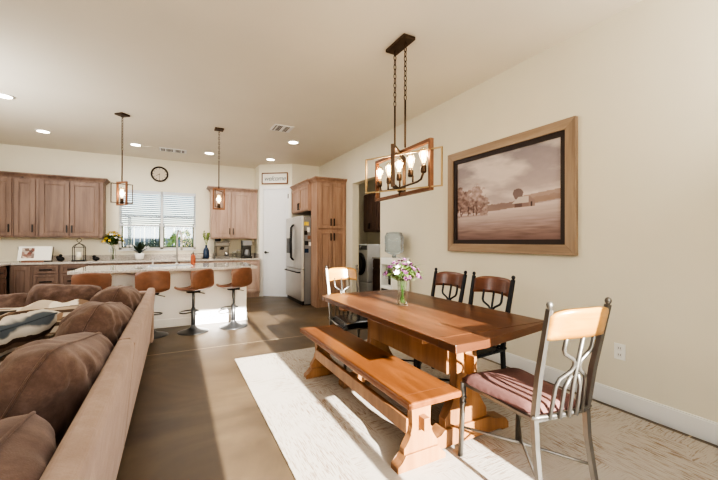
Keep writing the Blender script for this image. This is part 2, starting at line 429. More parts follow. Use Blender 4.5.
# ------------------------------------------------------------ window, blinds, backyard
wn = thing('window_1', 'white two pane kitchen window above the back counter', 'window', (0, YB, 0)); wn['kind'] = 'structure'
XM = -.245
f = MB()
for (x0, x1, z0, z1) in ((WX0, WX0+.045, WZ0, WZ1), (WX1-.045, WX1, WZ0, WZ1), (XM-.03, XM+.03, WZ0, WZ1), (WX0, WX1, WZ0, WZ0+.045), (WX0, WX1, WZ1-.045, WZ1)):
    f.box(x0, x1, .05, .10, z0, z1)
f.build('window_frame', 'white_trim', wn)
MB().box(WX0-.02, WX1+.02, -.03, .05, WZ0-.025, WZ0).build('window_sill', 'white_trim', wn)
for x0, x1 in ((WX0+.045, XM-.03), (XM+.03, WX1-.045)):
    MB().box(x0, x1, .07, .076, WZ0+.045, WZ1-.045).build('window_pane', 'clear_glass', wn)
    MB().box(x0, x0+.022, .04, .068, WZ0+.045, 1.62).box(x1-.022, x1, .04, .068, WZ0+.045, 1.62).box(x0, x1, .04, .068, WZ0+.045, WZ0+.065).box(x0, x1, .04, .068, 1.56, 1.60).build('window_sash', 'gutter_dark', wn)
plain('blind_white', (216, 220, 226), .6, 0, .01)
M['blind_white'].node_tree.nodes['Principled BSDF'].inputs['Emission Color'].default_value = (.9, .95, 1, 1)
M['blind_white'].node_tree.nodes['Principled BSDF'].inputs['Emission Strength'].default_value = 0.02  # faint glow added to the blinds, which are no lamp
for i, (x0, x1, lb) in enumerate(((WX0+.01, XM-.012, 'white slatted blind half lowered over the left window pane'), (XM+.012, WX1-.01, 'white slatted blind half lowered over the right window pane'))):
    bl = thing('window_blind', lb, 'blind', ((x0+x1)/2, YB+.022, WZ1))
    hw = (x1-x0)/2
    MB().box(-hw, hw, -.025, .025, -.07, -.001).build('headrail', 'blind_white', bl)
    s = MB(); k = 0; z = -.095
    while z > -.70:
        mt = Matrix.Translation((0, 0, z)) @ Matrix.Rotation(RAD(-38), 4, 'X')
        s.box(-hw+.005, hw-.005, -.024, .024, -.0015, .0015, mtx=mt); z -= .042
    s.build('slats', 'blind_white', bl)
    MB().box(-hw+.005, hw-.005, -.02, .02, -.745, -.715).build('bottom_rail', 'blind_white', bl)
    for xx in (-hw*.5, hw*.5): MB().tube([(xx, -.026, -.07), (xx, -.026, -.72)], .0015, 4).build('cord', 'blind_white', bl)
# backyard
struct(MB().box(-14, 14, YB+.25, 26, -.2, -.05).build('ground', 'gravel'), 'pale gravel backyard beyond the window', 'ground')
struct(MB().box(-8, 10, -14, YF-.22, -.2, -.13).build('patio', 'gravel'), 'pale patio outside the sliding door', 'ground')
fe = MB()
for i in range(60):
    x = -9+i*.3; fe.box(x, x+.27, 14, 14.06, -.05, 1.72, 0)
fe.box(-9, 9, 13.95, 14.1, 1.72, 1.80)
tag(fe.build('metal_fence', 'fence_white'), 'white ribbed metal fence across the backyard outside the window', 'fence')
pr = thing('patio_roof', 'dark edged patio roof beam outside the upper window pane', 'roof', (0, 10.6, 0))
MB().box(-4, 1.5, -.05, .05, 1.86, 1.93).build('beam', 'gutter_dark', pr)
for x in (-2.2, -1.05): MB().box(x, x+.07, -.035, .035, -.05, 1.86).build('post', 'gutter_dark', pr)
def leaf_blob(mb, c, r, n, size, seed, sc=(1, 1, 1)):
    rnd = random.Random(seed)
    for _ in range(n):
        a = rnd.uniform(0, 2*pi); zc = rnd.uniform(-1, 1); rr = rnd.uniform(.35, 1)**.5
        d = Vector((cos(a)*sqrt(1-zc*zc)*sc[0], sin(a)*sqrt(1-zc*zc)*sc[1], zc*sc[2]))*r*rr
        p = Vector(c)+d
        mt = Matrix.Translation(p) @ Matrix.Rotation(rnd.uniform(0, 6.28), 4, 'Z') @ Matrix.Rotation(rnd.uniform(-1.2, 1.2), 4, 'X')
        s_ = size*rnd.uniform(.6, 1.3)
        mb._add([(-s_*.3, 0, 0), (0, -s_*.2, s_*.5), (s_*.3, 0, 0), (0, s_*.1, -s_*.5)], [(0, 1, 2, 3)], mt)
for x, y, r, mt_, lb in ((.2, 12.2, .62, 'leaf_light', 'pale green bush outside the right window pane'), (-.75, 13.1, .5, 'leaf_dark', 'dark bush beside the pale green one outside the window'), (-1.62, 11.8, .38, 'leaf', 'small green bush outside the left window pane'), (1.35, 13.0, .5, 'leaf_dark', 'dark low bush outside the right edge of the window')):
    g = thing('garden_bush', lb, 'bush', (x, y, -.05))
    bmx = MB(); leaf_blob(bmx, (0, 0, r*1.05+.3), r, 420, .14, int(x*100)+5, (1, 1, 1.1)); bmx.build('foliage', mt_, g)
    MB().tube([(0, 0, 0), (.03, .02, r*1.2)], [.035, .015], 6).build('trunk', 'soil_dark', g)
fl = MB(); leaf_blob(fl, (0, 0, .95), .20, 120, .09, 3)
g = thing('flowering_shrub', 'pink flowering shrub outside the right window pane', 'shrub', (.62, 11.2, -.05))
fl.build('blossoms', 'petal_pink', g); MB().tube([(0, 0, 0), (.02, 0, .9)], [.02, .01], 6).build('stem', 'soil_dark', g)

# ------------------------------------------------------------ cabinets (front faces local -y, body toward +y)
def handle_v(mb, x, z, l=.14):
    mb.tube([(x, -.012, z-l/2+.01), (x, -.045, z-l/2+.01)], .005, 6).tube([(x, -.012, z+l/2-.01), (x, -.045, z+l/2-.01)], .005, 6)
    mb.box(x-.009, x+.009, -.054, -.04, z-l/2, z+l/2)
def handle_h(mb, x, z, l=.17):
    mb.tube([(x-l/2+.01, -.012, z), (x-l/2+.01, -.045, z)], .005, 6).tube([(x+l/2-.01, -.012, z), (x+l/2-.01, -.045, z)], .005, 6)
    mb.box(x-l/2, x+l/2, -.054, -.04, z-.009, z+.009)
def shaker(x0, x1, z0, z1, fr=.06, t=.024):
    s = MB()
    s.box(x0, x0+fr, -t, 0, z0, z1, .003).box(x1-fr, x1, -t, 0, z0, z1, .003)
    s.box(x0+fr, x1-fr, -t, 0, z0, z0+fr, .003).box(x0+fr, x1-fr, -t, 0, z1-fr, z1, .003)
    s.box(x0+fr, x1-fr, -t*.35, 0, z0+fr, z1-fr)
    g = .016                                            # raised field edge
    s.box(x0+fr+g, x1-fr-g, -t*.65, -t*.35, z0+fr+g, z1-fr-g, .004)
    return s
def cabinet(name, label, cx, y, z0, w, h, d, mat, doors=(), drawers=(), rz=0, kick=False, cat='cabinet', group=None, x=None):
    t = thing(name, label, cat, (cx, y, 0), rz, group)
    b_ = MB()
    if kick: b_.box(-w/2, w/2, .06, d, z0, z0+.1).box(-w/2, w/2, 0, d, z0+.1, z0+h)
    else: b_.box(-w/2, w/2, 0, d, z0, z0+h)
    b_.build('carcass', mat, t)
    for (a, c, e, g, hs, hz) in doors:              # x0,x1,z0,z1, handle side (-1,1,0), handle z
        o = shaker(a, c, e, g).build('cabinet_door', mat, t)
        o.location = (0, -.001, 0)
        if hs:
            hm = MB(); handle_v(hm, (a+.03) if hs < 0 else (c-.03), hz); hm.build('handle', 'black_metal', o)
    for (a, c, e, g) in drawers:
        o = shaker(a, c, e, g, .035).build('drawer', mat, t); o.location = (0, -.001, 0)
        hm = MB(); handle_h(hm, (a+c)/2, (e+g)/2); hm.build('handle', 'black_metal', o)
    return t
UY = YB-.33; UD = .33-.002
Z0, UH = 1.31, 1.06
def upper(label, x0, x1, doors, mat='alder_grey', group='upper cabinets left of the window'):
    cx = (x0+x1)/2
    ds = [(a-cx, c-cx, Z0+.03, Z0+UH-.03, hs, Z0+.16) for a, c, hs in doors]
    return cabinet('upper_cabinet', label, cx, UY, Z0, x1-x0-.002, UH, UD, mat, ds, group=group)
upper('brown upper cabinet at the left edge, furthest left of the row', XL+.02, -2.51, [(-3.0, -2.53, 1)])
upper('narrow single door brown upper cabinet left of the double door one', -2.51, -2.17, [(-2.495, -2.215, 1)])
upper('wide double door brown upper cabinet ending beside the window', -2.17, -1.225, [(-2.15, -1.735, 1), (-1.72, -1.285, -1)])
def crown(label, pts, z, mat, size=.07, name='cabinet_crown'):
    # pts: outline of cabinet front going round; profile flares outward (left-hand normal)
    mb = MB(); prof = [(0, 0), (.012, 0), (.02, .02), (size*.75, size*.75), (size, size*.85), (size, size*1.15), (0, size*1.15)]
    P = [Vector(p) for p in pts]; n = len(P); rings = []
    for i in range(n):
        dirs = []
        if i > 0: dirs.append((P[i]-P[i-1]).normalized())
        if i < n-1: dirs.append((P[i+1]-P[i]).normalized())
        nn = [Vector((d_.y, -d_.x)) for d_ in dirs]
        a = sum(nn, Vector((0, 0))).normalized(); k = 1/max(.3, a.dot(nn[0]))
        rings.append([(P[i].x+a.x*k*q_[0], P[i].y+a.y*k*q_[0], z+q_[1]) for q_ in prof])
    vs = [v for r in rings for v in r]; m2 = len(prof); fs = []
    for i in range(n-1):
        for k in range(m2): fs.append((i*m2+k, i*m2+(k+1) % m2, (i+1)*m2+(k+1) % m2, (i+1)*m2+k))
    fs.append(tuple(range(m2))); fs.append(tuple((n-1)*m2+k for k in range(m2)))
    mb._add(vs, fs)
    return tag(mb.build(name, mat), label, 'molding')
crown('brown crown molding along the top of the left upper cabinets', [(XL+.02, UY), (-1.225, UY), (-1.225, YB-.002)], Z0+UH, 'alder_grey')
cx = (.70+1.69)/2
upper('pale brown double door upper cabinet right of the window', .70, 1.69, [(.73, 1.115, 1), (1.13, 1.515, -1)], 'alder_pale', None)
crown('pale crown molding on the cabinet right of the window', [(.70, YB-.002), (.70, UY), (1.69, UY)], Z0+UH, 'alder_pale')
# base cabinets
CZ = .87; CT = .035; BY = 7.97
def base(label, x0, x1, kind, mat='alder_grey'):
    cx = (x0+x1)/2; w = x1-x0-.003
    top = CZ-CT
    if kind == 'drawers':
        dd = [(-w/2+.015, w/2-.015, top-.16, top-.02), (-w/2+.015, w/2-.015, top-.42, top-.18), (-w/2+.015, w/2-.015, .13, top-.44)]
        return cabinet('base_cabinet', label, cx, BY, 0, w, top, YB-BY-.002, mat, (), dd, kick=True, group='base cabinets along the back wall')
    if kind == 'door': ds = [(-w/2+.02, w/2-.03, .13, top-.03, 0, .6)]
    else: ds = [(-w/2+.015, -.005, .13, top-.03, 1, .7), (.005, w/2-.015, .13, top-.03, -1, .7)]
    return cabinet('base_cabinet', label, cx, BY, 0, w, top, YB-BY-.002, mat, ds, (), kick=True, group='base cabinets along the back wall')
base('brown corner base cabinet with one plain door', -2.47, -2.165, 'door')
base('three drawer brown base cabinet beneath the open book', -2.165, -1.80, 'drawers')
base('three drawer brown base cabinet beneath the candle lantern', -1.80, -1.40, 'drawers')
base('double door base cabinet left of the sink window', -1.40, -.80, 'doors')
base('double door base cabinet beneath the kitchen window', -.80, .10, 'doors')
base('base cabinet beneath the blue vase', .10, .85, 'doors', 'alder_pale')
base('pale base cabinet beneath the coffee makers', .85, 1.695, 'doors', 'alder_pale')
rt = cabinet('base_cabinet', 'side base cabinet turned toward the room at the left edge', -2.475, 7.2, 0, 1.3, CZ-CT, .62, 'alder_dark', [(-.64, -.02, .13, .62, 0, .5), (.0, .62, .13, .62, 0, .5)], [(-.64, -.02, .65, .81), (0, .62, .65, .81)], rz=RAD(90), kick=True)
# worktop: L shaped with backsplash
wt = MB().box(-2.45, 1.70, BY-.03, YB-.001, CZ-CT, CZ, .004).box(XL+.001, -2.45, 6.50, YB-.001, CZ-CT, CZ, .004)
o = wt.build('worktop', 'quartz'); tag(o, 'pale speckled worktop running along the back wall', 'worktop')
MB().box(-2.45, 1.70, YB-.02, YB-.001, CZ, CZ+.10).box(XL+.001, XL+.02, 6.5, YB-.02, CZ, CZ+.10).box(1.68, 1.70, BY+.1, YB-.02, CZ, CZ+.1).build('backsplash', 'quartz', o)

# refrigerator, surround
RX, RY0, RY1, RH = 2.185, 6.53, 7.60, 1.755
rf = thing('refrigerator', 'stainless french door refrigerator beside the tall cabinet', 'refrigerator', (RX, (RY0+RY1)/2, 0), RAD(-90))
hw = (RY1-RY0)/2
MB().box(-hw, hw, .06, .69, .02, RH-.02).build('cabinet_body', 'stainless_dark', rf)
d1 = MB().box(-hw, -.003, 0, .055, .70, RH, .012).build('upper_door', 'stainless', rf)
d2 = MB().box(.003, hw, 0, .055, .70, RH, .012).build('upper_door', 'stainless', rf)
d3 = MB().box(-hw, hw, 0, .055, .08, .69, .012).build('freezer_drawer', 'stainless', rf)
def bowed(x, z0, z1): return [(x, -.002, z0), (x, -.045, z0+.06), (x, -.06, (z0+z1)/2), (x, -.045, z1-.06), (x, -.002, z1)]
MB().tube(bowed(-.045, .86, 1.60), .012, 8).build('handle', 'black_metal', d1)
MB().tube(bowed(.045, .86, 1.60), .012, 8).build('handle', 'black_metal', d2)
MB().tube([(-hw+.06, -.002, .64), (-hw+.09, -.05, .64), (hw-.09, -.05, .64), (hw-.06, -.002, .64)], .012, 8).build('handle', 'black_metal', d3)
MB().box(-hw+.07, -.12, -.012, 0, 1.0, 1.32, .004).build('water_dispenser', 'black_plastic', d1)
MB().box(-hw+.02, hw-.02, .03, .6, 0, .08).build('toe_grille', 'black_plastic', rf)
# things stuck on the refrigerator side (side plane y = RY0)
for i, (x, z, w_, h_, mt_, lb) in enumerate(((2.280, 1.60, .09, .07, 'petal_yellow', 'yellow note on the upper side of the refrigerator'), (2.320, 1.48, .05, .09, 'paper', 'small white photo on the refrigerator side'),
        (2.270, 1.42, .06, .08, 'soil_dark', 'dark photo magnet left of the small white photo on the refrigerator side'), (2.335, 1.33, .06, .07, 'stool_leather', 'reddish brown magnet on the refrigerator side'), (2.285, 1.22, .07, .08, 'black_plastic', 'black magnet below the reddish brown one'),
        (2.355, 1.20, .05, .07, 'paper', 'white card beside the black magnet on the refrigerator side'), (2.285, 1.07, .08, .08, 'ceramic_blue', 'dark blue magnet lowest on the refrigerator side'))):
    tag(MB().box(x-w_/2, x+w_/2, RY0-.008, RY0-.0005, z-h_/2, z+h_/2, .001).build('fridge_magnet', mt_), lb, 'magnet')
# cabinet over the refrigerator (faces -x)
OZ0 = 1.86; OZT = 2.395
oc = cabinet('upper_cabinet', 'warm wood double door cabinet above the refrigerator', 2.34, (6.53+7.645)/2, OZ0, 1.11, OZT-OZ0, .635, 'alder_warm', [(-.54, -.005, OZ0+.02, OZT-.02, 1, OZ0+.12), (.005, .54, OZ0+.02, OZT-.02, -1, OZ0+.12)], rz=RAD(-90))
# tall pantry cabinet (faces camera)
tx0, tx1, ty0, ty1 = 2.375, XW-.002, 6.20, 6.525
tw = tx1-tx0
tc = cabinet('tall_cabinet', 'tall warm knotty wood pantry cabinet with four doors', (tx0+tx1)/2, ty0, 0, tw, OZT, ty1-ty0, 'alder_warm',
    [(-tw/2+.03, -.003, 1.50, OZT-.03, 1, 1.62), (.003, tw/2-.03, 1.50, OZT-.03, -1, 1.62), (-tw/2+.03, -.003, .13, 1.46, 1, 1.34), (.003, tw/2-.03, .13, 1.46, -1, 1.34)])
MB().box(-tw/2-.004, tw/2, -.004, .2, 0, .10).build('plinth', 'alder_warm', tc)
crown('warm wood crown molding over the refrigerator and tall cabinet', [(2.34, 7.64), (2.34, 6.53), (tx0, 6.529), (tx0, ty0), (tx1, ty0)], OZT, 'alder_warm', .065)

# ------------------------------------------------------------ island
IX0, IX1, IY0, IY1 = -1.02, 1.02, 5.78, 6.50
il = thing('kitchen_island', 'white kitchen island base behind the leather stools', 'island', (0, IY0, 0))
MB().box(IX0, IX1, 0, IY1-IY0, 0, CZ-CT).build('base_panel', 'island_paint', il)
MB().box(IX0-.012, IX1+.012, -.014, IY1-IY0+.014, 0, .12, .004).build('base_trim', 'island_paint', il)
tag(MB().box(-1.17, 1.13, 5.48, 6.62, CZ-CT-.005, CZ, .006).build('island_worktop', 'quartz'), 'pale polished worktop overhanging the island toward the stools', 'worktop')
fc = thing('faucet', 'tall brushed pull-down faucet standing on the island', 'faucet', (.035, 6.32, CZ), RAD(20))
MB().lathe([(.03, 0), (.026, .02), (.017, .03)], (0, 0, 0), 14).tube([(0, 0, .02), (0, 0, .42)]+[(0, -.09+.09*cos(a*pi/8), .42+.13*sin(a*pi/8)) for a in range(1, 9)]+[(0, -.18, .36)], .014, 10).build('spout', 'stainless', fc)
MB().tube([(0, -.18, .36), (0, -.18, .24)], .018, 10).build('spray_head', 'stainless', fc)
MB().tube([(-.015, 0, .12), (-.09, 0, .16)], .008, 8).build('lever', 'stainless', fc)
sp = thing('soap_dispenser', 'small chrome soap dispenser left of the island faucet', 'dispenser', (-.30, 6.32, CZ))
MB().lathe([(.02, 0), (.02, .01), (.011, .02), (.011, .06)], (0, 0, 0), 12).build('body', 'stainless', sp)
MB().tube([(0, 0, .06), (0, 0, .085), (0, -.06, .085)], .006, 8).build('nozzle', 'stainless', sp)
sb = thing('soap_bottle', 'terracotta coloured soap bottle right of the island faucet', 'bottle', (.27, 6.34, CZ))
MB().lathe([(.034, 0), (.036, .01), (.036, .13), (.03, .15), (.012, .158), (.012, .17)], (0, 0, 0), 16).build('body', 'terracotta', sb)
MB().tube([(0, 0, .17), (0, 0, .2), (0, -.04, .2)], .007, 8).build('pump', 'black_plastic', sb)
sk = thing('island_sink', 'undermount steel sink in front of the island faucet', 'sink', (-.05, 6.08, CZ))
MB().box(-.30, .30, -.19, .19, .0005, .003).build('rim', 'stainless', sk)
MB().box(-.28, .28, -.17, .17, .003, .0036).build('basin', 'stainless_dark', sk)

# stools
def make_stool(label):
    t = thing('bar_stool', label, 'stool')
    MB().lathe([(.20, 0), (.20, .006), (.17, .018), (.09, .035), (.045, .06), (.03, .09), (.028, .1)], (0, 0, 0), 32).build('base', 'stool_metal', t)
    MB().tube([(0, 0, .08), (0, 0, .33)], .028, 16).tube([(0, 0, .33), (0, 0, .56)], .019, 14).build('column', 'stool_metal', t)
    ring = [(0+.13*cos(a), .08+.10*sin(a), .27) for a in [pi*(-.2)+i*(1.4*pi)/16 for i in range(17)]]
    ring = [(.02, .02, .27)]+ring+[(-.02, .02, .27)]
    MB().tube(ring, .009, 8).build('footrest', 'stool_metal', t)
    MB().tube([(.02, 0, .55), (.15, -.05, .51)], .006, 6).build('lever', 'stool_metal', t)
    # shell: u across, v from front edge to back top
    def prof(v):
        if v < .5: k = v/.5; return (.19-.32*k, .0 - .02*sin(pi*k))
        k = (v-.5)/.5; a = k*pi/2*.92
        r = .075
        if k < .4:
            a = k/.4*pi/2; return (-.13-r*sin(a), r-r*cos(a))
        kk = (k-.4)/.6; return (-.205-.035*kk, r+.215*kk)
    def shell(u, v):
        x = (u-.5)*2; y, z = prof(v)
        hwid = .19 if v < .5 else .19+.012*sin((v-.5)*pi)
        if v < .1: hwid -= .03*(1-v/.1)
        if v > .93: hwid -= .02*((v-.93)/.07)
        back = max(0, (v-.5)/.5)
        y += back**1.2*.085*abs(x)**2.4
        z += (1-back)*.035*abs(x)**3 + .58
        z -= .012*max(0, (v-.9)/.1)*abs(x)**2
        return (x*hwid, y, z)
    sh = MB().grid(shell, 20, 30).build('seat_shell', 'stool_leather', t)
    so = sh.modifiers.new('thick', 'SOLIDIFY'); so.thickness = .026; so.offset = -1
    bv = sh.modifiers.new('soft', 'BEVEL'); bv.width = .006; bv.segments = 2; bv.limit_method = 'ANGLE'
    def pad(u, v):
        p = shell(.06+.88*u, .03+.44*v); return (p[0], p[1], p[2]+.004+.016*sin(pi*u)**.4*sin(pi*v)**.4)
    MB().grid(pad, 12, 12).build('seat_pad', 'stool_seat_grey', t)
    MB().cyl((0, 0, .545), .09, .02, 18).build('seat_plate', 'black_metal', t)
    return t
st = make_stool('tan leather bar stool partly hidden behind the sofa corner')
st.location = (-.265, 5.36, 0); st.rotation_euler = (0, 0, RAD(8))
G = 'leather bar stools along the island'
st['group'] = G
copy_tree(st, (.235, 5.34, 0), RAD(40), 'tan leather bar stool in the middle of the island front, second from the right end', G)
copy_tree(st, (.77, 5.40, 0), RAD(36), 'tan leather bar stool nearest the right end of the island', G)
copy_tree(st, (-.86, 5.34, 0), RAD(-4), 'leftmost tan leather bar stool, only its top showing behind the sofa cushions', G)

# ------------------------------------------------------------ things on the back counter
cb = thing('cookbook_stand', 'open recipe book stand with wooden ledge on the back counter', 'stand', (-2.21, 8.28, CZ), RAD(0))
bk = thing('open_cookbook', 'open book with a food photo leaning on the wooden stand', 'book', (-2.21, 8.28, CZ))
MB().box(-.17, .13, -.10, -.05, .0, .025, .004).build('ledge', 'stool_leather', cb)
MB().tube([(-.22, .02, 0), (-.25, .04, .27)], .004, 6).tube([(.22, .02, 0), (.24, .04, .27)], .004, 6).tube([(-.22, .02, .003), (.22, .02, .003)], .004, 6).build('wire_frame', 'black_metal', cb)
tl = Matrix.Translation((0, -.055, .03)) @ Matrix.Rotation(RAD(-18), 4, 'X')
MB().box(-.235, .0, 0, .012, 0, .26, mtx=tl).box(.0, .225, 0, .012, 0, .26, mtx=tl).build('pages', 'paper', bk)
m, nt, b = newmat('food_photo')
v = mapping(nt); vo = N(nt, 'ShaderNodeTexVoronoi', Scale=22.0); nt.links.new(v, vo.inputs['Vector'])
sx = nt.nodes.new('ShaderNodeSeparateXYZ'); nt.links.new(vo.outputs['Color'], sx.inputs[0])
nt.links.new(ramp(nt, sx.outputs[0], [(0, lin((120, 60, 50))), (.35, lin((190, 176, 164))), (.6, lin((90, 60, 56))), (.85, lin((206, 190, 176)))]), b.inputs['Base Color'])
MB().box(-.185, -.015, -.002, 0, .04, .23, mtx=tl).build('food_picture', 'food_photo', bk)
fg = thing('dark_figurine', 'small dark rounded figurine left of the candle lantern', 'figurine', (-1.86, 8.28, CZ))
MB().ball((0, 0, .045), .05, 10, (1.2, .8, .9)).ball((.0, 0, .105), .028, 8).ball((-.04, 0, .07), .03, 8).build('body', 'black_metal', fg)
fg2 = thing('dark_figurine', 'small dark curled figurine right of the candle lantern', 'figurine', (-1.33, 8.28, CZ))
MB().ball((0, 0, .04), .05, 10, (1.15, .8, .8)).ball((-.03, 0, .08), .03, 8).build('body', 'black_metal', fg2)
la = thing('candle_lantern', 'black wire lantern with a handle on the back counter', 'lantern', (-1.59, 8.28, CZ))
l_ = MB()
for sx_ in (-1, 1):
    for sy in (-1, 1):
        l_.tube([(sx_*.085, sy*.07, .015), (sx_*.085, sy*.07, .26), (sx_*.06, sy*.05, .30), (0, 0, .335)], .006, 6)
l_.build('wire_cage', 'black_metal', la)
MB().box(-.10, .10, -.085, .085, 0, .018, .003).build('base', 'black_metal', la)
MB().tube([(0, 0, .335), (0, 0, .36)], .006, 6).tube([(.035*cos(a), 0, .39+.035*sin(a)) for a in [pi*i/6-pi/2 for i in range(13)]], .005, 6).build('ring_handle', 'black_metal', la)
MB().tube([(-.085, -.07, .26), (.085, -.07, .26)], .005, 6).tube([(-.085, .07, .26), (.085, .07, .26)], .005, 6).build('crossbar', 'black_metal', la)
tag(MB().cyl((-1.59, 8.28, CZ+.019), .045, .15, 18).build('pillar_candle', 'candle_wax'), 'cream pillar candle inside the black wire lantern', 'candle')
def vase(label, loc, prof, mat, name='flower_vase'):
    t = thing(name, label, 'vase', loc)
    o = MB().lathe(prof, (0, 0, 0), 24, caps=False).build('vessel', mat, t)
    return t
def leaf(mb, p, d, l, w, seed=0):
    d = Vector(d).normalized(); u = d.cross(Vector((0, 0, 1)));
    if u.length < .01: u = Vector((1, 0, 0))
    u.normalize(); n_ = u.cross(d)
    p = Vector(p)
    q = [p, p+d*l*.35+u*w/2+n_*.12*l, p+d*l*.7+u*w*.35+n_*.1*l, p+d*l, p+d*l*.7-u*w*.35+n_*.1*l, p+d*l*.35-u*w/2+n_*.12*l]
    mb._add([tuple(x) for x in q], [(0, 1, 5), (1, 2, 4, 5), (2, 3, 4)], None, True)
def blossom(center, axis, r, petals, seed):
    mb = MB(); rnd = random.Random(seed); ax = Vector(axis).normalized()
    u = ax.orthogonal().normalized(); v_ = ax.cross(u)
    for layer, (op, k) in enumerate(((.95, petals), (.5, max(3, petals-2)))):
        for i in range(k):
            a = 2*pi*i/k+layer*.5+rnd.uniform(-.15, .15)
            d = (u*cos(a)+v_*sin(a))*op+ax*(1.1-op*.6); d.normalize()
            s_ = (ax.cross(d)).normalized(); c = Vector(center)
            l = r*(1.0 if layer == 0 else .75)
            mb._add([tuple(c), tuple(c+d*l*.5+s_*l*.3), tuple(c+d*l+s_*l*.12-ax*l*.06), tuple(c+d*l-s_*l*.12-ax*l*.06), tuple(c+d*l*.5-s_*l*.3)], [(0, 1, 2, 3, 4)], None, False)
    mb.ball(center, r*.22, 6)
    return mb
def bouquet(label, loc, zt, spread, nblos, mats, leafmat, seed, r=.025, bias=0, nleaf=30, leafl=.08, group=None):
    t = thing('flower_bouquet', label, 'bouquet', loc); rnd = random.Random(seed)
    stems = MB(); lv = MB(); heads = []
    for i in range(nblos):
        a = i*2.399+rnd.uniform(-.3, .3); rad_ = spread*sqrt((i+.5)/nblos)
        top = Vector((rad_*cos(a), rad_*sin(a), zt*(1-.38*(rad_/spread)**2)+rnd.uniform(-.02, .02)))
        bot = Vector((-.018*cos(a), -.018*sin(a), .02)); mid = Vector((top.x*.25, top.y*.25, zt*.55))
        if i % 3 == 0: stems.tube([bot, mid, top], .0013, 5)
        else: stems.tube([mid, top], .0012, 5)
        heads.append((top, (top-mid).normalized()))
    for i in range(nleaf):
        a = rnd.uniform(0, 2*pi); rr = rnd.uniform(.1, .8)*spread; zz = zt*rnd.uniform(.55, .85)
        leaf(lv, (rr*cos(a)*.8, rr*sin(a)*.8, zz), (cos(a), sin(a), rnd.uniform(-.2, .7)), leafl*rnd.uniform(.7, 1.2), leafl*.26)
    stems.build('stems', 'leaf', t); lv.build('foliage', leafmat, t)
    for i, (p, ax) in enumerate(heads): blossom(p, ax, r*rnd.uniform(.85, 1.2), 6, seed+i).build('blossom', mats[i % len(mats)], t)
    return t
vase('clear glass vase holding the yellow flowers left of the window', (-1.06, 8.28, CZ), [(.001, .003), (.045, .003), (.05, .02), (.04, .09), (.045, .2), (.052, .23)], 'vase_glass')
bouquet('yellow flower bouquet on the back counter left of the window', (-1.06, 8.28, CZ), .55, .18, 44, ['petal_yellow', 'petal_yellow', 'petal_yellow', 'petal_white'], 'leaf', 11, .036, nleaf=200, leafl=.13)
pt = thing('orchid_plant', 'white flowering orchid with broad leaves in front of the window', 'plant', (-.63, 8.36, CZ))
MB().lathe([(.05, 0), (.075, .02), (.085, .12), (.08, .13), (.07, .12)], (0, 0, 0), 20).build('pot', 'ceramic_white', pt)
lv = MB(); rnd = random.Random(4)
for i in range(13):
    a = i*2.4; leaf(lv, (0, 0, .12), (cos(a), sin(a)*.6, .35+.3*(i % 3)), .30, .085)
lv.build('foliage', 'leaf_dark', pt)
MB().tube([(0, 0, .12), (-.05, 0, .24), (-.14, 0, .28), (-.2, 0, .27)], .003, 5).tube([(0, 0, .12), (.06, 0, .22), (.15, 0, .25)], .003, 5).build('stem', 'leaf', pt)
for i, p in enumerate([(-.2, 0, .27), (-.14, -.01, .285), (-.09, -.02, .27), (.15, 0, .25), (.1, -.02, .245), (.05, -.01, .22)]):
    blossom(p, (0, -1, .2), .035, 5, 90+i).build('blossom', 'petal_white', pt)
vase('dark blue bottle vase beside the espresso machine', (.61, 8.30, CZ), [(.001, .003), (.055, .003), (.062, .03), (.06, .17), (.045, .22), (.022, .25), (.022, .29), (.027, .295)], 'ceramic_blue')
gr = thing('green_sprigs', 'light green leafy sprigs standing in the dark blue vase', 'sprigs', (.61, 8.30, CZ)); lv = MB(); sm_ = MB(); rnd = random.Random(8)
for i in range(12):
    a = i*2.4; tp = Vector((.13*cos(a)*(.3+.7*(i % 4)/3), .08*sin(a), .50+.08*rnd.random()))
    sm_.tube([(0, 0, .1), (tp.x*.2, tp.y*.2, .32), tp], .002, 5)
    for k in range(9):
        f_ = .35+.65*k/8; p = Vector((tp.x*.2, tp.y*.2, .32)).lerp(tp, f_)
        leaf(lv, p, (cos(a+k*1.9), sin(a+k*1.9), .8), .055, .02)
sm_.build('stems', 'leaf_light', gr); lv.build('foliage', 'leaf_light', gr)
tr = thing('wire_tray', 'small black wire rack left of the blue vase', 'rack', (.44, 8.30, CZ))
t_ = MB()
for z in (.01, .11):
    t_.tube([(-.12, -.07, z), (.12, -.07, z), (.12, .07, z), (-.12, .07, z), (-.12, -.07, z)], .005, 6)
for x in (-.12, .12):
    for y in (-.07, .07): t_.tube([(x, y, 0), (x, y, .11)], .005, 6)
t_.build('wire_frame', 'black_metal', tr)
es = thing('espresso_machine', 'wide stainless espresso machine under the right upper cabinet', 'coffee machine', (.93, 8.30, CZ))
MB().box(-.15, .15, -.13, .15, .27, .38, .012).build('head', 'machine_steel', es)
MB().box(-.15, .15, .0, .15, .05, .27).build('body', 'machine_steel', es)
MB().box(-.15, .15, -.15, .15, 0, .05, .006).build('drip_tray', 'machine_steel', es)
MB().box(-.13, .13, -.134, -.13, .34, .375).box(-.15, -.11, -.1, .0, .05, .27).build('control_panel', 'black_plastic', es)
MB().lathe([(.035, 0), (.035, .05)], (-.0, -.07, .20), 16).tube([(0, -.08, .215), (0, -.2, .20)], .012, 8).build('portafilter', 'black_plastic', es)
MB().lathe([(.035, 0), (.04, .05), (.033, .09)], (.09, -.06, .05), 14).build('milk_jug', 'chrome', es)
MB().lathe([(.06, 0), (.065, .06), (.04, .065)], (-.08, .05, .38), 14).build('bean_hopper', 'black_plastic', es)
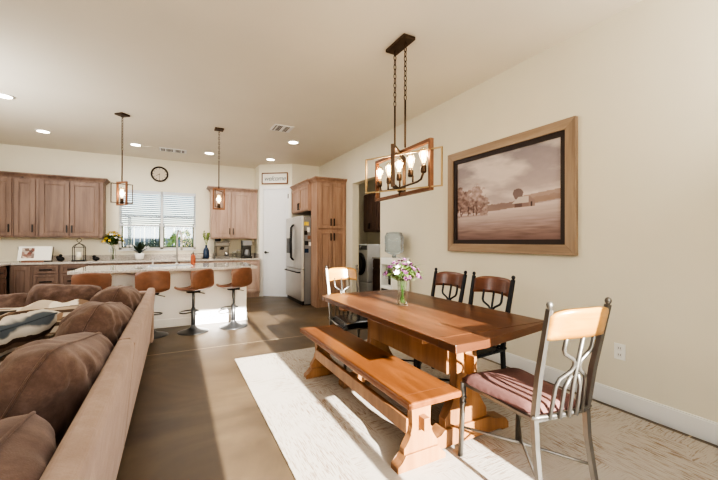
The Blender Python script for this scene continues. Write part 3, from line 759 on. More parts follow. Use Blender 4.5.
for x, hh, lb in ((1.19, .12, 'squat clear glass jar left of the black coffee maker'), (1.29, .17, 'taller clear glass jar touching the black coffee maker')):
    j = thing('glass_jar', lb, 'jar', (x, 8.30, CZ))
    MB().lathe([(.001, .002), (.045, .002), (.048, .02), (.048, hh-.02), (.04, hh)], (0, 0, 0), 16, caps=False).build('body', 'vase_glass', j)
    MB().cyl((0, 0, hh), .043, .02, 16).build('lid', 'stainless', j)
cm = thing('coffee_maker', 'tall black coffee maker right of the espresso machine', 'coffee machine', (1.46, 8.30, CZ))
MB().box(-.10, .10, -.02, .14, 0, .40, .012).build('body', 'black_plastic', cm)
MB().box(-.10, .10, -.14, .0, .28, .40, .012).build('brew_head', 'stainless_dark', cm)
MB().box(-.10, .10, -.14, .0, 0, .04, .006).build('base', 'black_plastic', cm)
MB().lathe([(.055, 0), (.065, .05), (.05, .13), (.04, .15)], (0, -.07, .045), 16).build('carafe', 'stainless_dark', cm)
# clock
ck_ = thing('wall_clock', 'round wall clock with a dark rim above the window', 'clock', (-.29, YB-.001, 2.68))
rx = Matrix.Rotation(pi/2, 4, 'X')
MB().lathe([(.136, 0), (.136, .014)], (0, 0, 0), 40, rx).build('face', 'clock_face', ck_)
MB().lathe([(.135, 0), (.162, 0), (.166, .018), (.156, .032), (.140, .030), (.133, .014)], (0, 0, 0), 40, rx, caps=False).build('rim', 'clock_rim', ck_)
tk = MB()
for i in range(12):
    a = 2*pi*i/12; tk.box(-.004, .004, -.0165, -.0145, .105, .132, mtx=Matrix.Rotation(a, 4, 'Y'))
tk.build('hour_marks', 'clock_rim', ck_)
MB().box(-.004, .004, -.019, -.017, -.01, .075, mtx=Matrix.Rotation(RAD(240), 4, 'Y')).build('hour_hand', 'clock_rim', ck_)
MB().box(-.003, .003, -.021, -.019, -.015, .11, mtx=Matrix.Rotation(RAD(180), 4, 'Y')).build('minute_hand', 'clock_rim', ck_)
tag(MB().box(-1.18, -1.10, YB-.008, YB-.0005, 1.02, 1.14, .003).build('light_switch', 'plastic_white'), 'white switch plate on the wall left of the window', 'switch')
# sign
sg = thing('wall_sign', 'rustic wooden sign reading welcome above the pantry door', 'sign', (pa.x, pa.y, 0), ang)
sx0, sx1, sz0, sz1 = .09, .66, 2.57, 2.78
MB().box(sx0, sx1, -.02, -.001, sz0, sz1).build('board', 'paper', sg)
MB().box(sx0-.02, sx1+.02, -.03, -.001, sz1, sz1+.025, .003).box(sx0-.02, sx1+.02, -.03, -.001, sz0-.025, sz0, .003).box(sx0-.022, sx0, -.03, -.001, sz0, sz1, .003).box(sx1, sx1+.022, -.03, -.001, sz0, sz1, .003).build('frame', 'bronze_brown', sg)
cu = bpy.data.curves.new('txt', 'FONT'); cu.body = 'welcome'; cu.size = .15; cu.shear = .35; cu.extrude = .001; cu.align_x = 'CENTER'; cu.align_y = 'CENTER'; cu.space_character = .92
to = bpy.data.objects.new('txt', cu); COL.objects.link(to)
dg = bpy.context.evaluated_depsgraph_get(); me = bpy.data.meshes.new_from_object(to.evaluated_get(dg))
me.materials.clear(); me.materials.append(plain('sign_ink', (96, 108, 118), .7)); bpy.data.objects.remove(to)
lt = bpy.data.objects.new('lettering', me); COL.objects.link(lt); lt.parent = sg
lt.location = ((sx0+sx1)/2, -.0225, (sz0+sz1)/2-.005); lt.rotation_euler = (pi/2, 0, 0)
# outlet on the dining wall
ou = thing('wall_outlet', 'white power outlet low on the right dining wall', 'outlet', (XW, 1.416, .425), RAD(-90))
MB().box(-.038, .038, -.006, -.0005, -.06, .06, .002).build('plate', 'plastic_white', ou)
MB().box(-.018, .018, -.008, -.006, .008, .042, .001).box(-.018, .018, -.008, -.006, -.042, -.008, .001).build('socket', 'ceramic_white', ou)
MB().box(-.008, -.005, -.0085, -.008, .02, .034).box(.005, .008, -.0085, -.008, .02, .034).box(-.008, -.005, -.0085, -.008, -.03, -.016).box(.005, .008, -.0085, -.008, -.03, -.016).build('slots', 'void_black', ou)

# ------------------------------------------------------------ laundry things
wa = thing('washing_machine', 'white front loading washer on a pedestal in the laundry room', 'washer', (3.96, 7.42, 0), RAD(-90))
MB().box(-.34, .34, 0, .74, .30, 1.19, .02).build('cabinet_body', 'appliance_white', wa)
MB().box(-.34, .34, 0, .74, .01, .29, .015).build('pedestal', 'appliance_white', wa)
rym = Matrix.Translation((0, 0, .72)) @ rx
MB().lathe([(.23, 0), (.27, .005), (.27, .04), (.2, .06)], (0, 0, 0), 32, rym, caps=False).build('door_ring', 'black_plastic', wa)
MB().lathe([(.2, .058), (.12, .045), (.001, .04)], (0, 0, 0), 32, rym, caps=False).build('door_glass', 'black_plastic', wa)
MB().box(-.32, .32, -.008, 0, 1.06, 1.16).build('control_panel', 'stainless_dark', wa)
MB().lathe([(.035, 0), (.035, .03)], (0, 0, 0), 18, Matrix.Translation((.05, -.008, 1.11)) @ rx).build('dial', 'chrome', wa)
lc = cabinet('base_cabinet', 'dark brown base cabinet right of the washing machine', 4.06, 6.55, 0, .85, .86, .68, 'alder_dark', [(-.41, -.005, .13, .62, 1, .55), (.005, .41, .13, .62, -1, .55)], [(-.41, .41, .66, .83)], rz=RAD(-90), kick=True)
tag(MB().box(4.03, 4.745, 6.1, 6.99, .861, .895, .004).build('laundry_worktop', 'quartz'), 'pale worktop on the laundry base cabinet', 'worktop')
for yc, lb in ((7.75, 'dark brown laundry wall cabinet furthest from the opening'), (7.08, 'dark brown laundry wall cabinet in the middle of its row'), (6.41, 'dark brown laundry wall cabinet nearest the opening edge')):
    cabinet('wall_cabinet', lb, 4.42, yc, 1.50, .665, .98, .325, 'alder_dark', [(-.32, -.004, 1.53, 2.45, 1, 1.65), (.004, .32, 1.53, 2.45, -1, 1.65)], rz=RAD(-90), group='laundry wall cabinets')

# water dispenser
wd = thing('water_dispenser', 'white water cooler against the dining wall behind the flowers', 'water cooler', (2.80, 4.22, 0), RAD(-90))
MB().box(-.155, .155, -.0, .17, 0, 1.02, .015).box(-.155, .155, -.14, 0, 0, .62, .012).box(-.155, .155, -.14, 0, .92, 1.02, .012).box(-.155, -.13, -.14, 0, .62, .92).box(.13, .155, -.14, 0, .62, .92).build('housing', 'plastic_white', wd)
MB().box(-.13, .13, -.012, -.001, .62, .92).box(-.12, .12, -.142, -.139, .06, .58).build('front_recess', 'black_plastic', wd)
for x in (-.05, .05): MB().tube([(x, -.012, .84), (x, -.06, .84), (x, -.06, .80)], .012, 8).build('tap', 'black_plastic', wd)
wb = thing('water_bottle', 'large pale blue water jug upside down on the water cooler', 'water jug', (2.80, 4.22, 1.02))
MB().lathe([(.03, .0), (.03, .04), (.09, .06), (.135, .09), (.137, .16), (.128, .18), (.137, .20), (.137, .30), (.128, .32), (.11, .36), (.04, .37), (.001, .37)], (0, 0, 0), 28).build('jug', 'bottle_plastic', wb)

# ------------------------------------------------------------ ceiling fixtures
cans = [(-1.83, 5.72, 'round recessed ceiling light at the far left edge of the picture'), (-1.86, 7.27, 'round recessed ceiling light above the left upper cabinets'), (-.63, 7.48, 'round recessed ceiling light between the left pendant and the vent'), (.60, 7.50, 'round recessed ceiling light left of the right pendant rod'), (1.80, 7.45, 'round recessed ceiling light above the pantry door sign'), (1.84, 5.97, 'round recessed ceiling light nearest the square ceiling vent')]
for x, y, lb in cans:
    c = thing('recessed_light', lb, 'ceiling light', (x, y, H), 0, 'recessed ceiling lights')
    MB().lathe([(.075, -.001), (.1, -.001), (.1, -.008), (.078, -.012)], (0, 0, 0), 28, caps=False).build('trim_ring', 'plastic_white', c)
    MB().lathe([(.001, -.008), (.076, -.0085)], (0, 0, 0), 28, caps=False).build('lens', 'can_glow', c)
    L = bpy.data.lights.new('can_spot', 'SPOT'); L.energy = 12; L.spot_size = RAD(120); L.spot_blend = .8; L.shadow_soft_size = .07; L.color = (1, .93, .82)
    lo = bpy.data.objects.new('can_spot', L); COL.objects.link(lo); lo.location = (x, y, H-.03)
for x, y, w_, d_, lb in ((1.457, 5.316, .30, .30, 'white ceiling vent nearest the camera, right of the pendants'), (-.03, 7.61, .46, .26, 'long white ceiling vent above the clock')):
    vt = thing('ceiling_vent', lb, 'vent', (x, y, H))
    MB().box(-w_/2, w_/2, -d_/2, d_/2, -.012, -.001, .003).build('grille_frame', 'vent_white', vt)
    s = MB(); k = int((w_-.05)/.022)
    for i in range(k):
        xx = -w_/2+.03+i*.022
        if abs(xx) < .02 or abs(abs(xx)-w_*.3) < .012: continue
        s.box(xx, xx+.012, -d_/2+.03, d_/2-.03, -.0135, -.012)
    s.build('slots', 'vent_slot', vt)
sd = thing('ceiling_speaker', 'round flat cover on the ceiling left of the long vent', 'ceiling speaker', (-.42, 7.62, H))
MB().lathe([(.001, -.008), (.11, -.008), (.125, -.004), (.125, -.001)], (0, 0, 0), 30, caps=False).build('cover', 'ceiling_paint', sd)
# pendants
def chain(mb, x, y, z1, z0, link=.045, r=.0035):
    n_ = int((z1-z0)/(link*.78)); step = (z1-z0)/n_
    for i in range(n_):
        zc = z1-step*(i+.5); pts = []
        for k in range(13):
            a = 2*pi*k/12; dx, dz = .011*cos(a), (link/2)*sin(a)
            pts.append((x+dx, y, zc+dz) if i % 2 else (x, y+dx, zc+dz))
        mb.tube(pts, r, 5, caps=False)
def bulb_at(parent, x, y, z, s=1.0, glowy=True):
    g = MB().lathe([(.014*s, 0), (.017*s, .02*s), (.034*s, .07*s), (.036*s, .095*s), (.028*s, .125*s), (.012*s, .14*s), (.001, .143*s)], (x, y, z), 16).build('bulb', 'bulb_glass', parent)
    mb = MB()
    for k in range(4):
        a = pi/2*k+.3; mb.tube([(x+.008*s*cos(a), y+.008*s*sin(a), z+.02*s), (x+.018*s*cos(a), y+.018*s*sin(a), z+.07*s), (x+.01*s*cos(a+.5), y+.01*s*sin(a+.5), z+.115*s)], .0038*s, 5)
    mb.build('filament', 'bulb_glow', g)
    return g
def make_pendant(label):
    t = thing('pendant_light', label, 'pendant light')
    MB().box(-.065, .065, -.065, .065, -.022, -.001, .003).build('canopy', 'bronze', t)
    c = MB(); chain(c, 0, 0, -.02, -.50); c.build('chain', 'bronze', t)
    MB().tube([(0, 0, -.50), (0, 0, -.93)], .008, 8).build('rod', 'bronze', t)
    a = .022
    f = MB()
    w_, z1, z0 = .088, -.93, -1.26
    f.box(-w_, w_, -a/2, a/2, z1-a, z1).box(-w_, w_, -a/2, a/2, z0, z0+a).box(-w_, -w_+a, -a/2, a/2, z0, z1).box(w_-a, w_, -a/2, a/2, z0, z1)
    f.build('wide_frame', 'bronze_brown', t)
    f = MB(); a = .010; y0 = .13; z1 -= .03; z0 += .03
    mt = Matrix.Rotation(RAD(60), 4, 'Z')
    f.box(-y0, y0, -a/2, a/2, z1-a, z1, mtx=mt).box(-y0, y0, -a/2, a/2, z0, z0+a, mtx=mt).box(-y0, -y0+a, -a/2, a/2, z0, z1, mtx=mt).box(y0-a, y0, -a/2, a/2, z0, z1, mtx=mt)
    f.build('thin_frame', 'bronze', t)
    MB().lathe([(.022, 0), (.022, .06), (.016, .07)], (0, 0, -1.235), 14).build('socket', 'bronze', t)
    bulb_at(t, 0, 0, -1.17, 1.15)
    return t
pn = make_pendant('bronze framed pendant light hanging over the left part of the island')
pn.location = (-.645, 5.78, H); pn.rotation_euler = (0, 0, RAD(-42)); pn['group'] = 'pendant lights over the island'
copy_tree(pn, (.605, 5.82, H), RAD(0), 'bronze framed pendant light hanging over the right part of the island', 'pendant lights over the island')
# chandelier
CX, CY = 1.75, 2.55
ch = thing('chandelier', 'bronze chandelier of crossed rectangular frames with five bulbs over the table', 'chandelier', (CX, CY, 0))
MB().box(-.06, .06, -.145, .145, H-.028, H-.001, .004).build('canopy', 'bronze', ch)
for y in (.08, -.08):
    c = MB(); chain(c, 0, y, H-.03, 2.47, .05, .004); c.build('chain', 'bronze', ch)
    MB().tube([(0, y, 2.47), (0, y, 2.06)], .008, 8).build('rod', 'bronze', ch)
def vframe(p0, p1, z0, z1, a, dpt, name, mat):
    p0 = Vector(p0); p1 = Vector(p1); d = p1-p0; L_ = d.length; mt = Matrix.Translation((p0.x, p0.y, 0)) @ Matrix.Rotation(math.atan2(d.y, d.x), 4, 'Z')
    f = MB().box(0, L_, -dpt/2, dpt/2, z1-a, z1, mtx=mt).box(0, L_, -dpt/2, dpt/2, z0, z0+a, mtx=mt).box(0, a, -dpt/2, dpt/2, z0+a, z1-a, mtx=mt).box(L_-a, L_, -dpt/2, dpt/2, z0+a, z1-a, mtx=mt)
    return f.build(name, mat, ch)
vframe((-.005, -.44), (.03, .45), 1.65, 2.05, .026, .034, 'thick_frame', 'bronze_brown')
vframe((.03, -.52), (-.27, .13), 1.67, 1.97, .010, .014, 'thin_frame', 'brass_thin')
vframe((-.18, -.16), (.19, .20), 1.70, 2.05, .022, .03, 'crossing_frame', 'bronze')
bar = MB().tube([(-.03, -.37, 1.80), (-.03, -.34, 1.745), (-.02, -.28, 1.735), (.0, 0, 1.725), (.02, .30, 1.735), (.03, .36, 1.745), (.03, .385, 1.80)], .009, 8)
for y in (-.19, 0, .19): bar.tube([(0, y, 1.73), (0, y, 1.80)], .008, 8)
bar.tube([(0, 0, 1.73), (0, 0, 1.655)], .012, 8); bar.lathe([(.02, 0), (.03, .02), (.02, .04)], (0, 0, 1.69), 12)
bar.build('arm', 'bronze', ch)
for i in range(5):
    y = -.37+i*.19; x = -.03+i*.015
    MB().lathe([(.018, 0), (.024, .01), (.024, .05), (.017, .06)], (x, y, 1.79), 14).build('socket', 'bronze', ch)
    bulb_at(ch, x, y, 1.85, 1.0)
    P = bpy.data.lights.new('bulb_light', 'POINT'); P.energy = 2.2; P.color = (1, .82, .6); P.shadow_soft_size = .04
    po = bpy.data.objects.new('bulb_light', P); COL.objects.link(po); po.location = (CX+x, CY+y, 1.93)
for x, y in ((-.645, 5.78), (.605, 5.82)):
    P = bpy.data.lights.new('bulb_light', 'POINT'); P.energy = 3; P.color = (1, .82, .6); P.shadow_soft_size = .04
    po = bpy.data.objects.new('bulb_light', P); COL.objects.link(po); po.location = (x, y, H-1.10)

# ------------------------------------------------------------ painting
pt = thing('framed_painting', 'wide framed landscape painting of a barn in a field', 'painting', (XW, 0, 0))
py0, py1, pz0, pz1 = 1.722, 3.255, 1.139, 2.302
FW, LW = .090, .045
MB().prism([(py0, pz0), (py1, pz0), (py1-FW, pz0+FW), (py0+FW, pz0+FW)], -.045, -.002, 'yz', bev=.003).build('frame_rail', 'frame_wood', pt)
MB().prism([(py0, pz1), (py0+FW, pz1-FW), (py1-FW, pz1-FW), (py1, pz1)], -.045, -.002, 'yz', bev=.003).build('frame_rail', 'frame_wood', pt)
MB().prism([(py0, pz0), (py0+FW, pz0+FW), (py0+FW, pz1-FW), (py0, pz1)], -.045, -.002, 'yz', bev=.003).build('frame_stile', 'frame_wood_upright', pt)
MB().prism([(py1, pz0), (py1, pz1), (py1-FW, pz1-FW), (py1-FW, pz0+FW)], -.045, -.002, 'yz', bev=.003).build('frame_stile', 'frame_wood_upright', pt)
a0, a1, b0, b1 = py0+FW, py1-FW, pz0+FW, pz1-FW
MB().box(-.03, -.004, a0, a1, b0, b0+LW).box(-.03, -.004, a0, a1, b1-LW, b1).box(-.03, -.004, a0, a0+LW, b0+LW, b1-LW).box(-.03, -.004, a1-LW, a1, b0+LW, b1-LW).build('liner', 'dark_liner', pt)
c0, c1, e0, e1 = a0+LW, a1-LW, b0+LW, b1-LW
NU, NV = 230, 160
def fbm(x, y, o=4):
    return MN.fractal(Vector((x, y, 3.1)), 1.0, 2.0, o)
def paintcol(u, v):      # u 0..1 left->right in the picture, v 0..1 bottom->top
    n1 = fbm(u*3.0, v*6.0); n2 = fbm(u*14, v*20, 3); n3 = fbm(u*5+9, v*50, 3)
    hz = .36+.10*max(0, u-.45)**1.0
    if v > hz:
        t = (v-hz)/(1-hz)
        cl = fbm(u*2.4+5+t*.8, v*5.5+2, 5)
        base = Vector((.60, .53, .52)).lerp(Vector((.40, .37, .39)), t)
        k = max(0, min(1, .5+cl*1.5)); c = base.lerp(Vector((.80, .74, .70)), k*.75)
        c += Vector((.02, .015, .015))*n2
    else:
        t = v/hz
        c = Vector((.34, .25, .23)).lerp(Vector((.68, .60, .58)), min(1, t*1.1)**1.5)
        c += Vector((.12, .10, .10))*n3*(1.2-t)
        if t < .30: c = c.lerp(Vector((.22, .14, .13)), .45*(1-t/.30)*(.7+n3))
    # distant field and tree line
    if hz-.02 < v < hz+.05+.02*n2 and u > .33: c = c.lerp(Vector((.30, .22, .20)), .75 if u < .62 else .35)
    if u > .70 and hz-.01 < v < hz+.09: c = c.lerp(Vector((.42, .31, .26)), .7)
    # round tree by the barn
    d = ((u-.655)/.045)**2+((v-.50)/.062)**2+.5*n2
    if d < 1: c = c.lerp(Vector((.24, .18, .18)), .85)
    # left tree mass, soft pale foliage
    for (tu, tv, ru, rv, br) in ((.03, .50, .09, .17, 0), (.12, .48, .09, .15, .02), (.22, .50, .10, .18, .12), (.30, .44, .07, .13, .07), (.08, .42, .12, .10, -.02), (.20, .40, .12, .08, .03)):
        d = ((u-tu)/ru)**2+((v-tv)/rv)**2+.8*n2+.5*fbm(u*30, v*30, 3)
        if d < 1: c = c.lerp(Vector((.36+br, .27+br, .25+br))+Vector((.22, .19, .18))*(fbm(u*24+3, v*24, 4)), .85)
    for tu in (.05, .14, .20, .235):
        if abs(u-tu+.012*n2) < .005 and .30 < v < .43: c = Vector((.18, .12, .11))
    if .285 < v < .32 and u < .36: c = c.lerp(Vector((.30, .22, .21)), .5*(1-abs(v-.302)/.018))
    # barn: long pale roof over dark walls
    if .60 < u < .80 and .345 < v < .50:
        ridge = .465; eave = .40
        if u < .745:
            lft = .60+(v-eave)*.9
            if eave <= v < ridge and u > lft: c = Vector((.66, .60, .57))
            elif .35 < v < eave and u > .615: c = Vector((.25, .18, .17)) if .625 < u < .69 else Vector((.38, .29, .27))
        elif v < ridge-1.25*max(0, u-.755)-.6*max(0, .755-u) and v > .35: c = Vector((.42, .33, .31)) if abs(u-.77) > .008 or v > .40 else Vector((.14, .10, .10))
    return (max(0, c.x), max(0, c.y), max(0, c.z))
vs = []; cols = []
for j in range(NV+1):
    for i in range(NU+1):
        u, v = i/NU, j/NV
        vs.append((-.012, c1-(c1-c0)*u, e0+(e1-e0)*v)); cols.append(paintcol(u, v))
me = bpy.data.meshes.new('canvas')
me.from_pydata(vs, [], [(j*(NU+1)+i, j*(NU+1)+i+1, (j+1)*(NU+1)+i+1, (j+1)*(NU+1)+i) for j in range(NV) for i in range(NU)])
ca = me.color_attributes.new('Paint', 'FLOAT_COLOR', 'POINT')
for i, c in enumerate(cols): ca.data[i].color = (c[0]**1.4, c[1]**1.42, c[2]**1.42, 1)
m, nt, b = newmat('painted_canvas'); at = nt.nodes.new('ShaderNodeVertexColor'); at.layer_name = 'Paint'
nt.links.new(at.outputs['Color'], b.inputs['Base Color']); b.inputs['Roughness'].default_value = .6
v = mapping(nt); nn_ = N(nt, 'ShaderNodeTexNoise', Scale=300.0); nt.links.new(v, nn_.inputs['Vector']); bump(nt, b, nn_.outputs['Fac'], .1, .002)
me.materials.append(m); me.update()
o = bpy.data.objects.new('canvas', me); COL.objects.link(o); o.parent = pt

# ------------------------------------------------------------ rug
rg = MB().box(.565, 2.90, -.30, 3.87, .001, .012, .003).build('area_rug', 'rug_pile')
tag(rg, 'large cream rug with streaked brown pattern beneath the dining table', 'rug')

# ------------------------------------------------------------ dining table
TB = thing('dining_table', 'long reddish brown wooden trestle dining table on the rug', 'table', (1.62, 2.15, .012), RAD(0))
TX0, TX1, TY0, TY1, TZ = -.44, .44, -.90, .87, .748
# breadboard ends with a gentle bowed edge
def endpoly(y_in, y_out, bow):
    pts = [(TX0, y_in)]+[(TX0+(TX1-TX0)*i/10, y_out+bow*sin(pi*i/10)) for i in range(11)]+[(TX1, y_in)]
    return pts
MB().box(TX0, TX1, TY0+.13, TY1-.13, TZ-.042, TZ, .006).build('tabletop', 'table_wood', TB)
MB().prism([(TX0, TY0+.129), (TX0, TY0), (TX0+.2, TY0-.0), (TX1-.06, TY0+.11-.005), (TX1, TY0+.125), (TX1, TY0+.129)][::-1], TZ-.042, TZ, 'xy', bev=.003).build('end_board', 'table_dark', TB)
MB().prism([(TX0, TY1-.129), (TX1, TY1-.129), (TX1, TY1-.05), (TX1-.1, TY1), (TX0+.12, TY1), (TX0, TY1-.06)], TZ-.042, TZ, 'xy', bev=.003).build('end_board', 'table_dark', TB)
def ogee(hwt, hwm, hwb, z0, z1, top=.10, bot=.16):
    """half outline (right side) of a shaped trestle post"""
    R = []
    R += [(hwt, z1), (hwt, z1-top*.35)]
    for i in range(1, 7): a = i/6*pi/2; R.append((hwm+(hwt-hwm)*(1-sin(a)), z1-top*.35-top*.65*(1-cos(a))*1.0))
    R.append((hwm-.008, (z0+z1)/2))
    for i in range(0, 7): a = i/6*pi/2; R.append((hwm+(hwb-hwm)*(1-cos(a)), z0+bot*(1-i/6*.75)))
    R += [(hwb, z0)]
    return R
def trestle(parent, y, hwt, hwm, hwb, z0, z1, th, mat='trestle_wood', name='leg', top=.1, bot=.16):
    R = ogee(hwt, hwm, hwb, z0, z1, top, bot); poly = R+[(-x, z) for x, z in R[::-1]]
    return MB().prism(poly, y-th/2, y+th/2, 'xz', bev=.004).build(name, mat, parent)
for y in (-.50, .56):
    lg = trestle(TB, y, .108, .086, .175, .10, TZ-.043, .06, top=.07, bot=.26)
    # foot beam with stepped ends
    fp = [(-.36, .0), (-.36, .04), (-.33, .075), (-.22, .09), (-.19, .115), (.19, .115), (.22, .09), (.33, .075), (.36, .04), (.36, 0), (.30, 0), (.28, .018), (-.28, .018), (-.30, 0)]
    MB().prism(fp[::-1], y-.05, y+.05, 'xz', bev=.004).build('foot', 'trestle_wood', TB)
    MB().box(-.36, .36, y-.045, y+.045, TZ-.10, TZ-.0435, .005).build('top_cleat', 'trestle_wood', TB)
    MB().box(-.014, .014, y-.10 if y < 0 else y+.02, y-.02 if y < 0 else y+.10, .42, .54, .003).build('tenon', 'trestle_wood', TB)
MB().box(-.10, -.06, -.46, .52, .40, .61, .006).build('stretcher', 'trestle_wood', TB)
# bench
BN = thing('dining_bench', 'long wooden trestle bench along the left side of the table', 'bench', (1.218, 2.295, .012))
MB().box(-.178, .178, -.865, .865, .388, .424, .009).build('seat', 'bench_wood', BN)
bi = MB()
for y in (-.77, .77): bi.box(-.174, .174, y-.002, y+.002, .4238, .4246)
bi.build('end_seam', 'table_dark', BN)
for y in (-.715, .74):
    trestle(BN, y, .10, .066, .115, .08, .387, .045, top=.06, bot=.13)
    MB().prism([(-.165, 0), (.165, 0), (.165, .03), (.13, .055), (.11, .085), (-.11, .085), (-.13, .055), (-.165, .03)], y-.035, y+.035, 'xz', bev=.003).build('foot', 'trestle_wood', BN)
    MB().box(-.02, .02, y-.075 if y < 0 else y+.02, y-.02 if y < 0 else y+.06, .21, .28, .003).build('tenon', 'trestle_wood', BN)
MB().box(-.075, -.045, -.70, .72, .165, .255, .005).build('stretcher', 'trestle_wood', BN)

# ------------------------------------------------------------ dining chairs (front toward +y, local origin at floor centre)
def make_chair(label, metal='pewter_lit', wood_='slat_wood_lit', seatmat='mauve_fabric'):
    t = thing('dining_chair', label, 'chair')
    SH = .43
    rear, front, y0, y1 = .163, .203, -.235, .235
    # seat: trapezoid padded
    def seat(u, v):
        x = (u-.5)*2; y = y0+.01+(y1-y0+.015)*v; hwid = rear-.006+(front-rear+.02)*v
        r = 1-max(0, abs(x)-.8)/.2*.12*(1 if (v < .1 or v > .9) else 0)
        pf = (1-abs(x)**5)**.4*(1-abs(2*v-1)**5)**.4
        return (x*hwid*r, y, SH+.012+.042*pf)
    s = MB().grid(seat, 20, 20)
    def under(u, v):
        p = seat(u, v); return (p[0], p[1], SH+.006)
    s.grid(under, 20, 20)
    def rim(u, v):
        # perimeter strip
        k = u*4; i = int(min(3, k)); f = k-i
        uu, vv = [(f, 0), (1, f), (1-f, 1), (0, 1-f)][i]
        p = seat(uu, vv); return (p[0], p[1], SH+.006+(.006)*v)
    s.grid(rim, 40, 1)
    s.build('seat', seatmat, t)
    # rim rail
    fr = MB()
    pts = [(-rear, y0), (rear, y0), (front, y1), (-front, y1), (-rear, y0)]
    for a, b_ in zip(pts, pts[1:]): fr.tube([(a[0], a[1], SH-.004), (b_[0], b_[1], SH-.004)], .012, 4)
    fr.build('seat_frame', metal, t)
    for sx in (-1, 1):
        # front leg with small collar
        MB().tube([(sx*front, y1-.005, SH), (sx*(front+.008), y1+.012, 0)], [.016, .014], 8).lathe([(.018, 0), (.018, .012)], (sx*front, y1-.003, SH-.09), 10).lathe([(.018, 0), (.018, .012)], (sx*front, y1-.003, SH-.12), 10).build('leg', metal, t)
        # rear leg continues up as back post, raked
        MB().tube([(sx*(rear+.01), y0-.055, 0), (sx*(rear), y0-.008, .30), (sx*rear, y0, SH), (sx*(rear+.006), y0-.03, .64), (sx*(rear+.016), y0-.095, .95)], [.015, .017, .018, .018, .015], 4).build('leg', metal, t)
        MB().lathe([(.008, 0), (.008, .006), (.012, .011), (.0145, .021), (.011, .031), (.004, .036)], (sx*(rear+.016), y0-.096, .948), 12).build('finial', metal, t)
    # crossing stretchers
    st_ = MB().tube([(-front-.003, y1+.005, .17), (0, 0, .165), (rear+.005, y0-.02, .17)], .007, 6).tube([(front+.003, y1+.005, .17), (0, .003, .17), (-rear-.005, y0-.02, .17)], .007, 6)
    st_.build('stretcher', metal, t)
    def by(z): return y0-.03*min(1, (z-SH)/(.64-SH)) - max(0, (z-.64))/.295*.065
    # curved top slat
    def sl(u, v):
        x = (u-.5)*2; z = .812+.13*v+.012*(1-x*x)*(1-v)+.012*(1-abs(x)**2.5)*v-.02*abs(x)**6*v
        return (x*(rear+.012), by(z)-.045*(1-x*x)+.0, z)
    o = MB().grid(sl, 18, 6).build('back_slat', wood_, t)
    so = o.modifiers.new('thick', 'SOLIDIFY'); so.thickness = .018; so.offset = 0
    # spindles with the wishbone motif
    sp_ = MB()
    def pth(pp, r=.009):
        sp_.tube([(x, by(z)-.040*(1-(x/rear)**2), z) for x, z in pp], r, 6)
    pth([(0, SH+.005), (0, .60), (0, .84)])
    for sx in (-1, 1):
        pth([(sx*.085, .845), (sx*.085, .765), (sx*.076, .745), (sx*.026, .715), (sx*.016, .70), (sx*.016, .68), (sx*.026, .66), (sx*.078, .625), (sx*.092, .59), (sx*.100, SH+.005)])
        pth([(sx*.052, SH+.005), (sx*.048, .58), (sx*.020, .64)])
    sp_.build('spindles', metal, t)
    MB().tube([(x*.185, by(SH+.02)-.02*(1-x*x)-.002, SH+.014) for x in [-1+i/5 for i in range(11)]], .010, 6).build('back_rail', metal, t)
    return t
c1_ = make_chair('metal dining chair with sunlit-toned wood back slat at the near end of the table')
c1_.location = (1.645, 1.245, .012); c1_.rotation_euler = (0, 0, RAD(-8)); c1_['group'] = 'dining chairs around the table'
GD = 'dining chairs around the table'
c2_ = make_chair('metal dining chair with sunlit-toned slat and black seat at the far end of the table', 'pewter_lit', 'slat_wood_lit', 'black_leather')
c2_.location = (1.60, 3.12, .012); c2_.rotation_euler = (0, 0, RAD(178)); c2_['group'] = GD
c3_ = make_chair('metal chair with shade-darkened frame and slat on the wall side, nearer the camera', 'pewter_shaded', 'slat_wood_shaded', 'black_leather')
c3_.location = (1.95, 2.00, .012); c3_.rotation_euler = (0, 0, RAD(90)); c3_['group'] = GD
c3_.scale = (1.1, 1, 1)
c4_ = copy_tree(c3_, (1.95, 2.495, .012), RAD(90), 'metal chair with shade-darkened frame and slat on the wall side, farther from the camera', GD)

# vase and bouquet on the table
vz = .7605
vs_ = vase('tall clear glass vase standing on the dining table', (1.55, 2.22, vz), [(.001, .003), (.040, .003), (.042, .012), (.037, .05), (.036, .12), (.040, .20), (.043, .225)], 'vase_glass')
MB().lathe([(.001, .012), (.034, .012), (.033, .05), (.032, .10), (.001, .10)], (0, 0, 0), 20).build('water', 'clear_glass', vs_)
bouquet('purple and lilac flower bouquet in the glass vase on the dining table', (1.55, 2.22, vz), .345, .145, 46, ['petal_purple', 'petal_purple', 'petal_lilac', 'petal_purple', 'petal_purple', 'petal_white', 'petal_purple'], 'leaf_mid', 21, .024, nleaf=110, leafl=.10)

# ------------------------------------------------------------ sectional sofa
SX = -.20; ST = .68
so_ = thing('sectional_sofa', 'brown velour sectional sofa with its back toward the dining area', 'sofa', (0, 0, 0))
def back_prism(pts_out, pts_in): pass
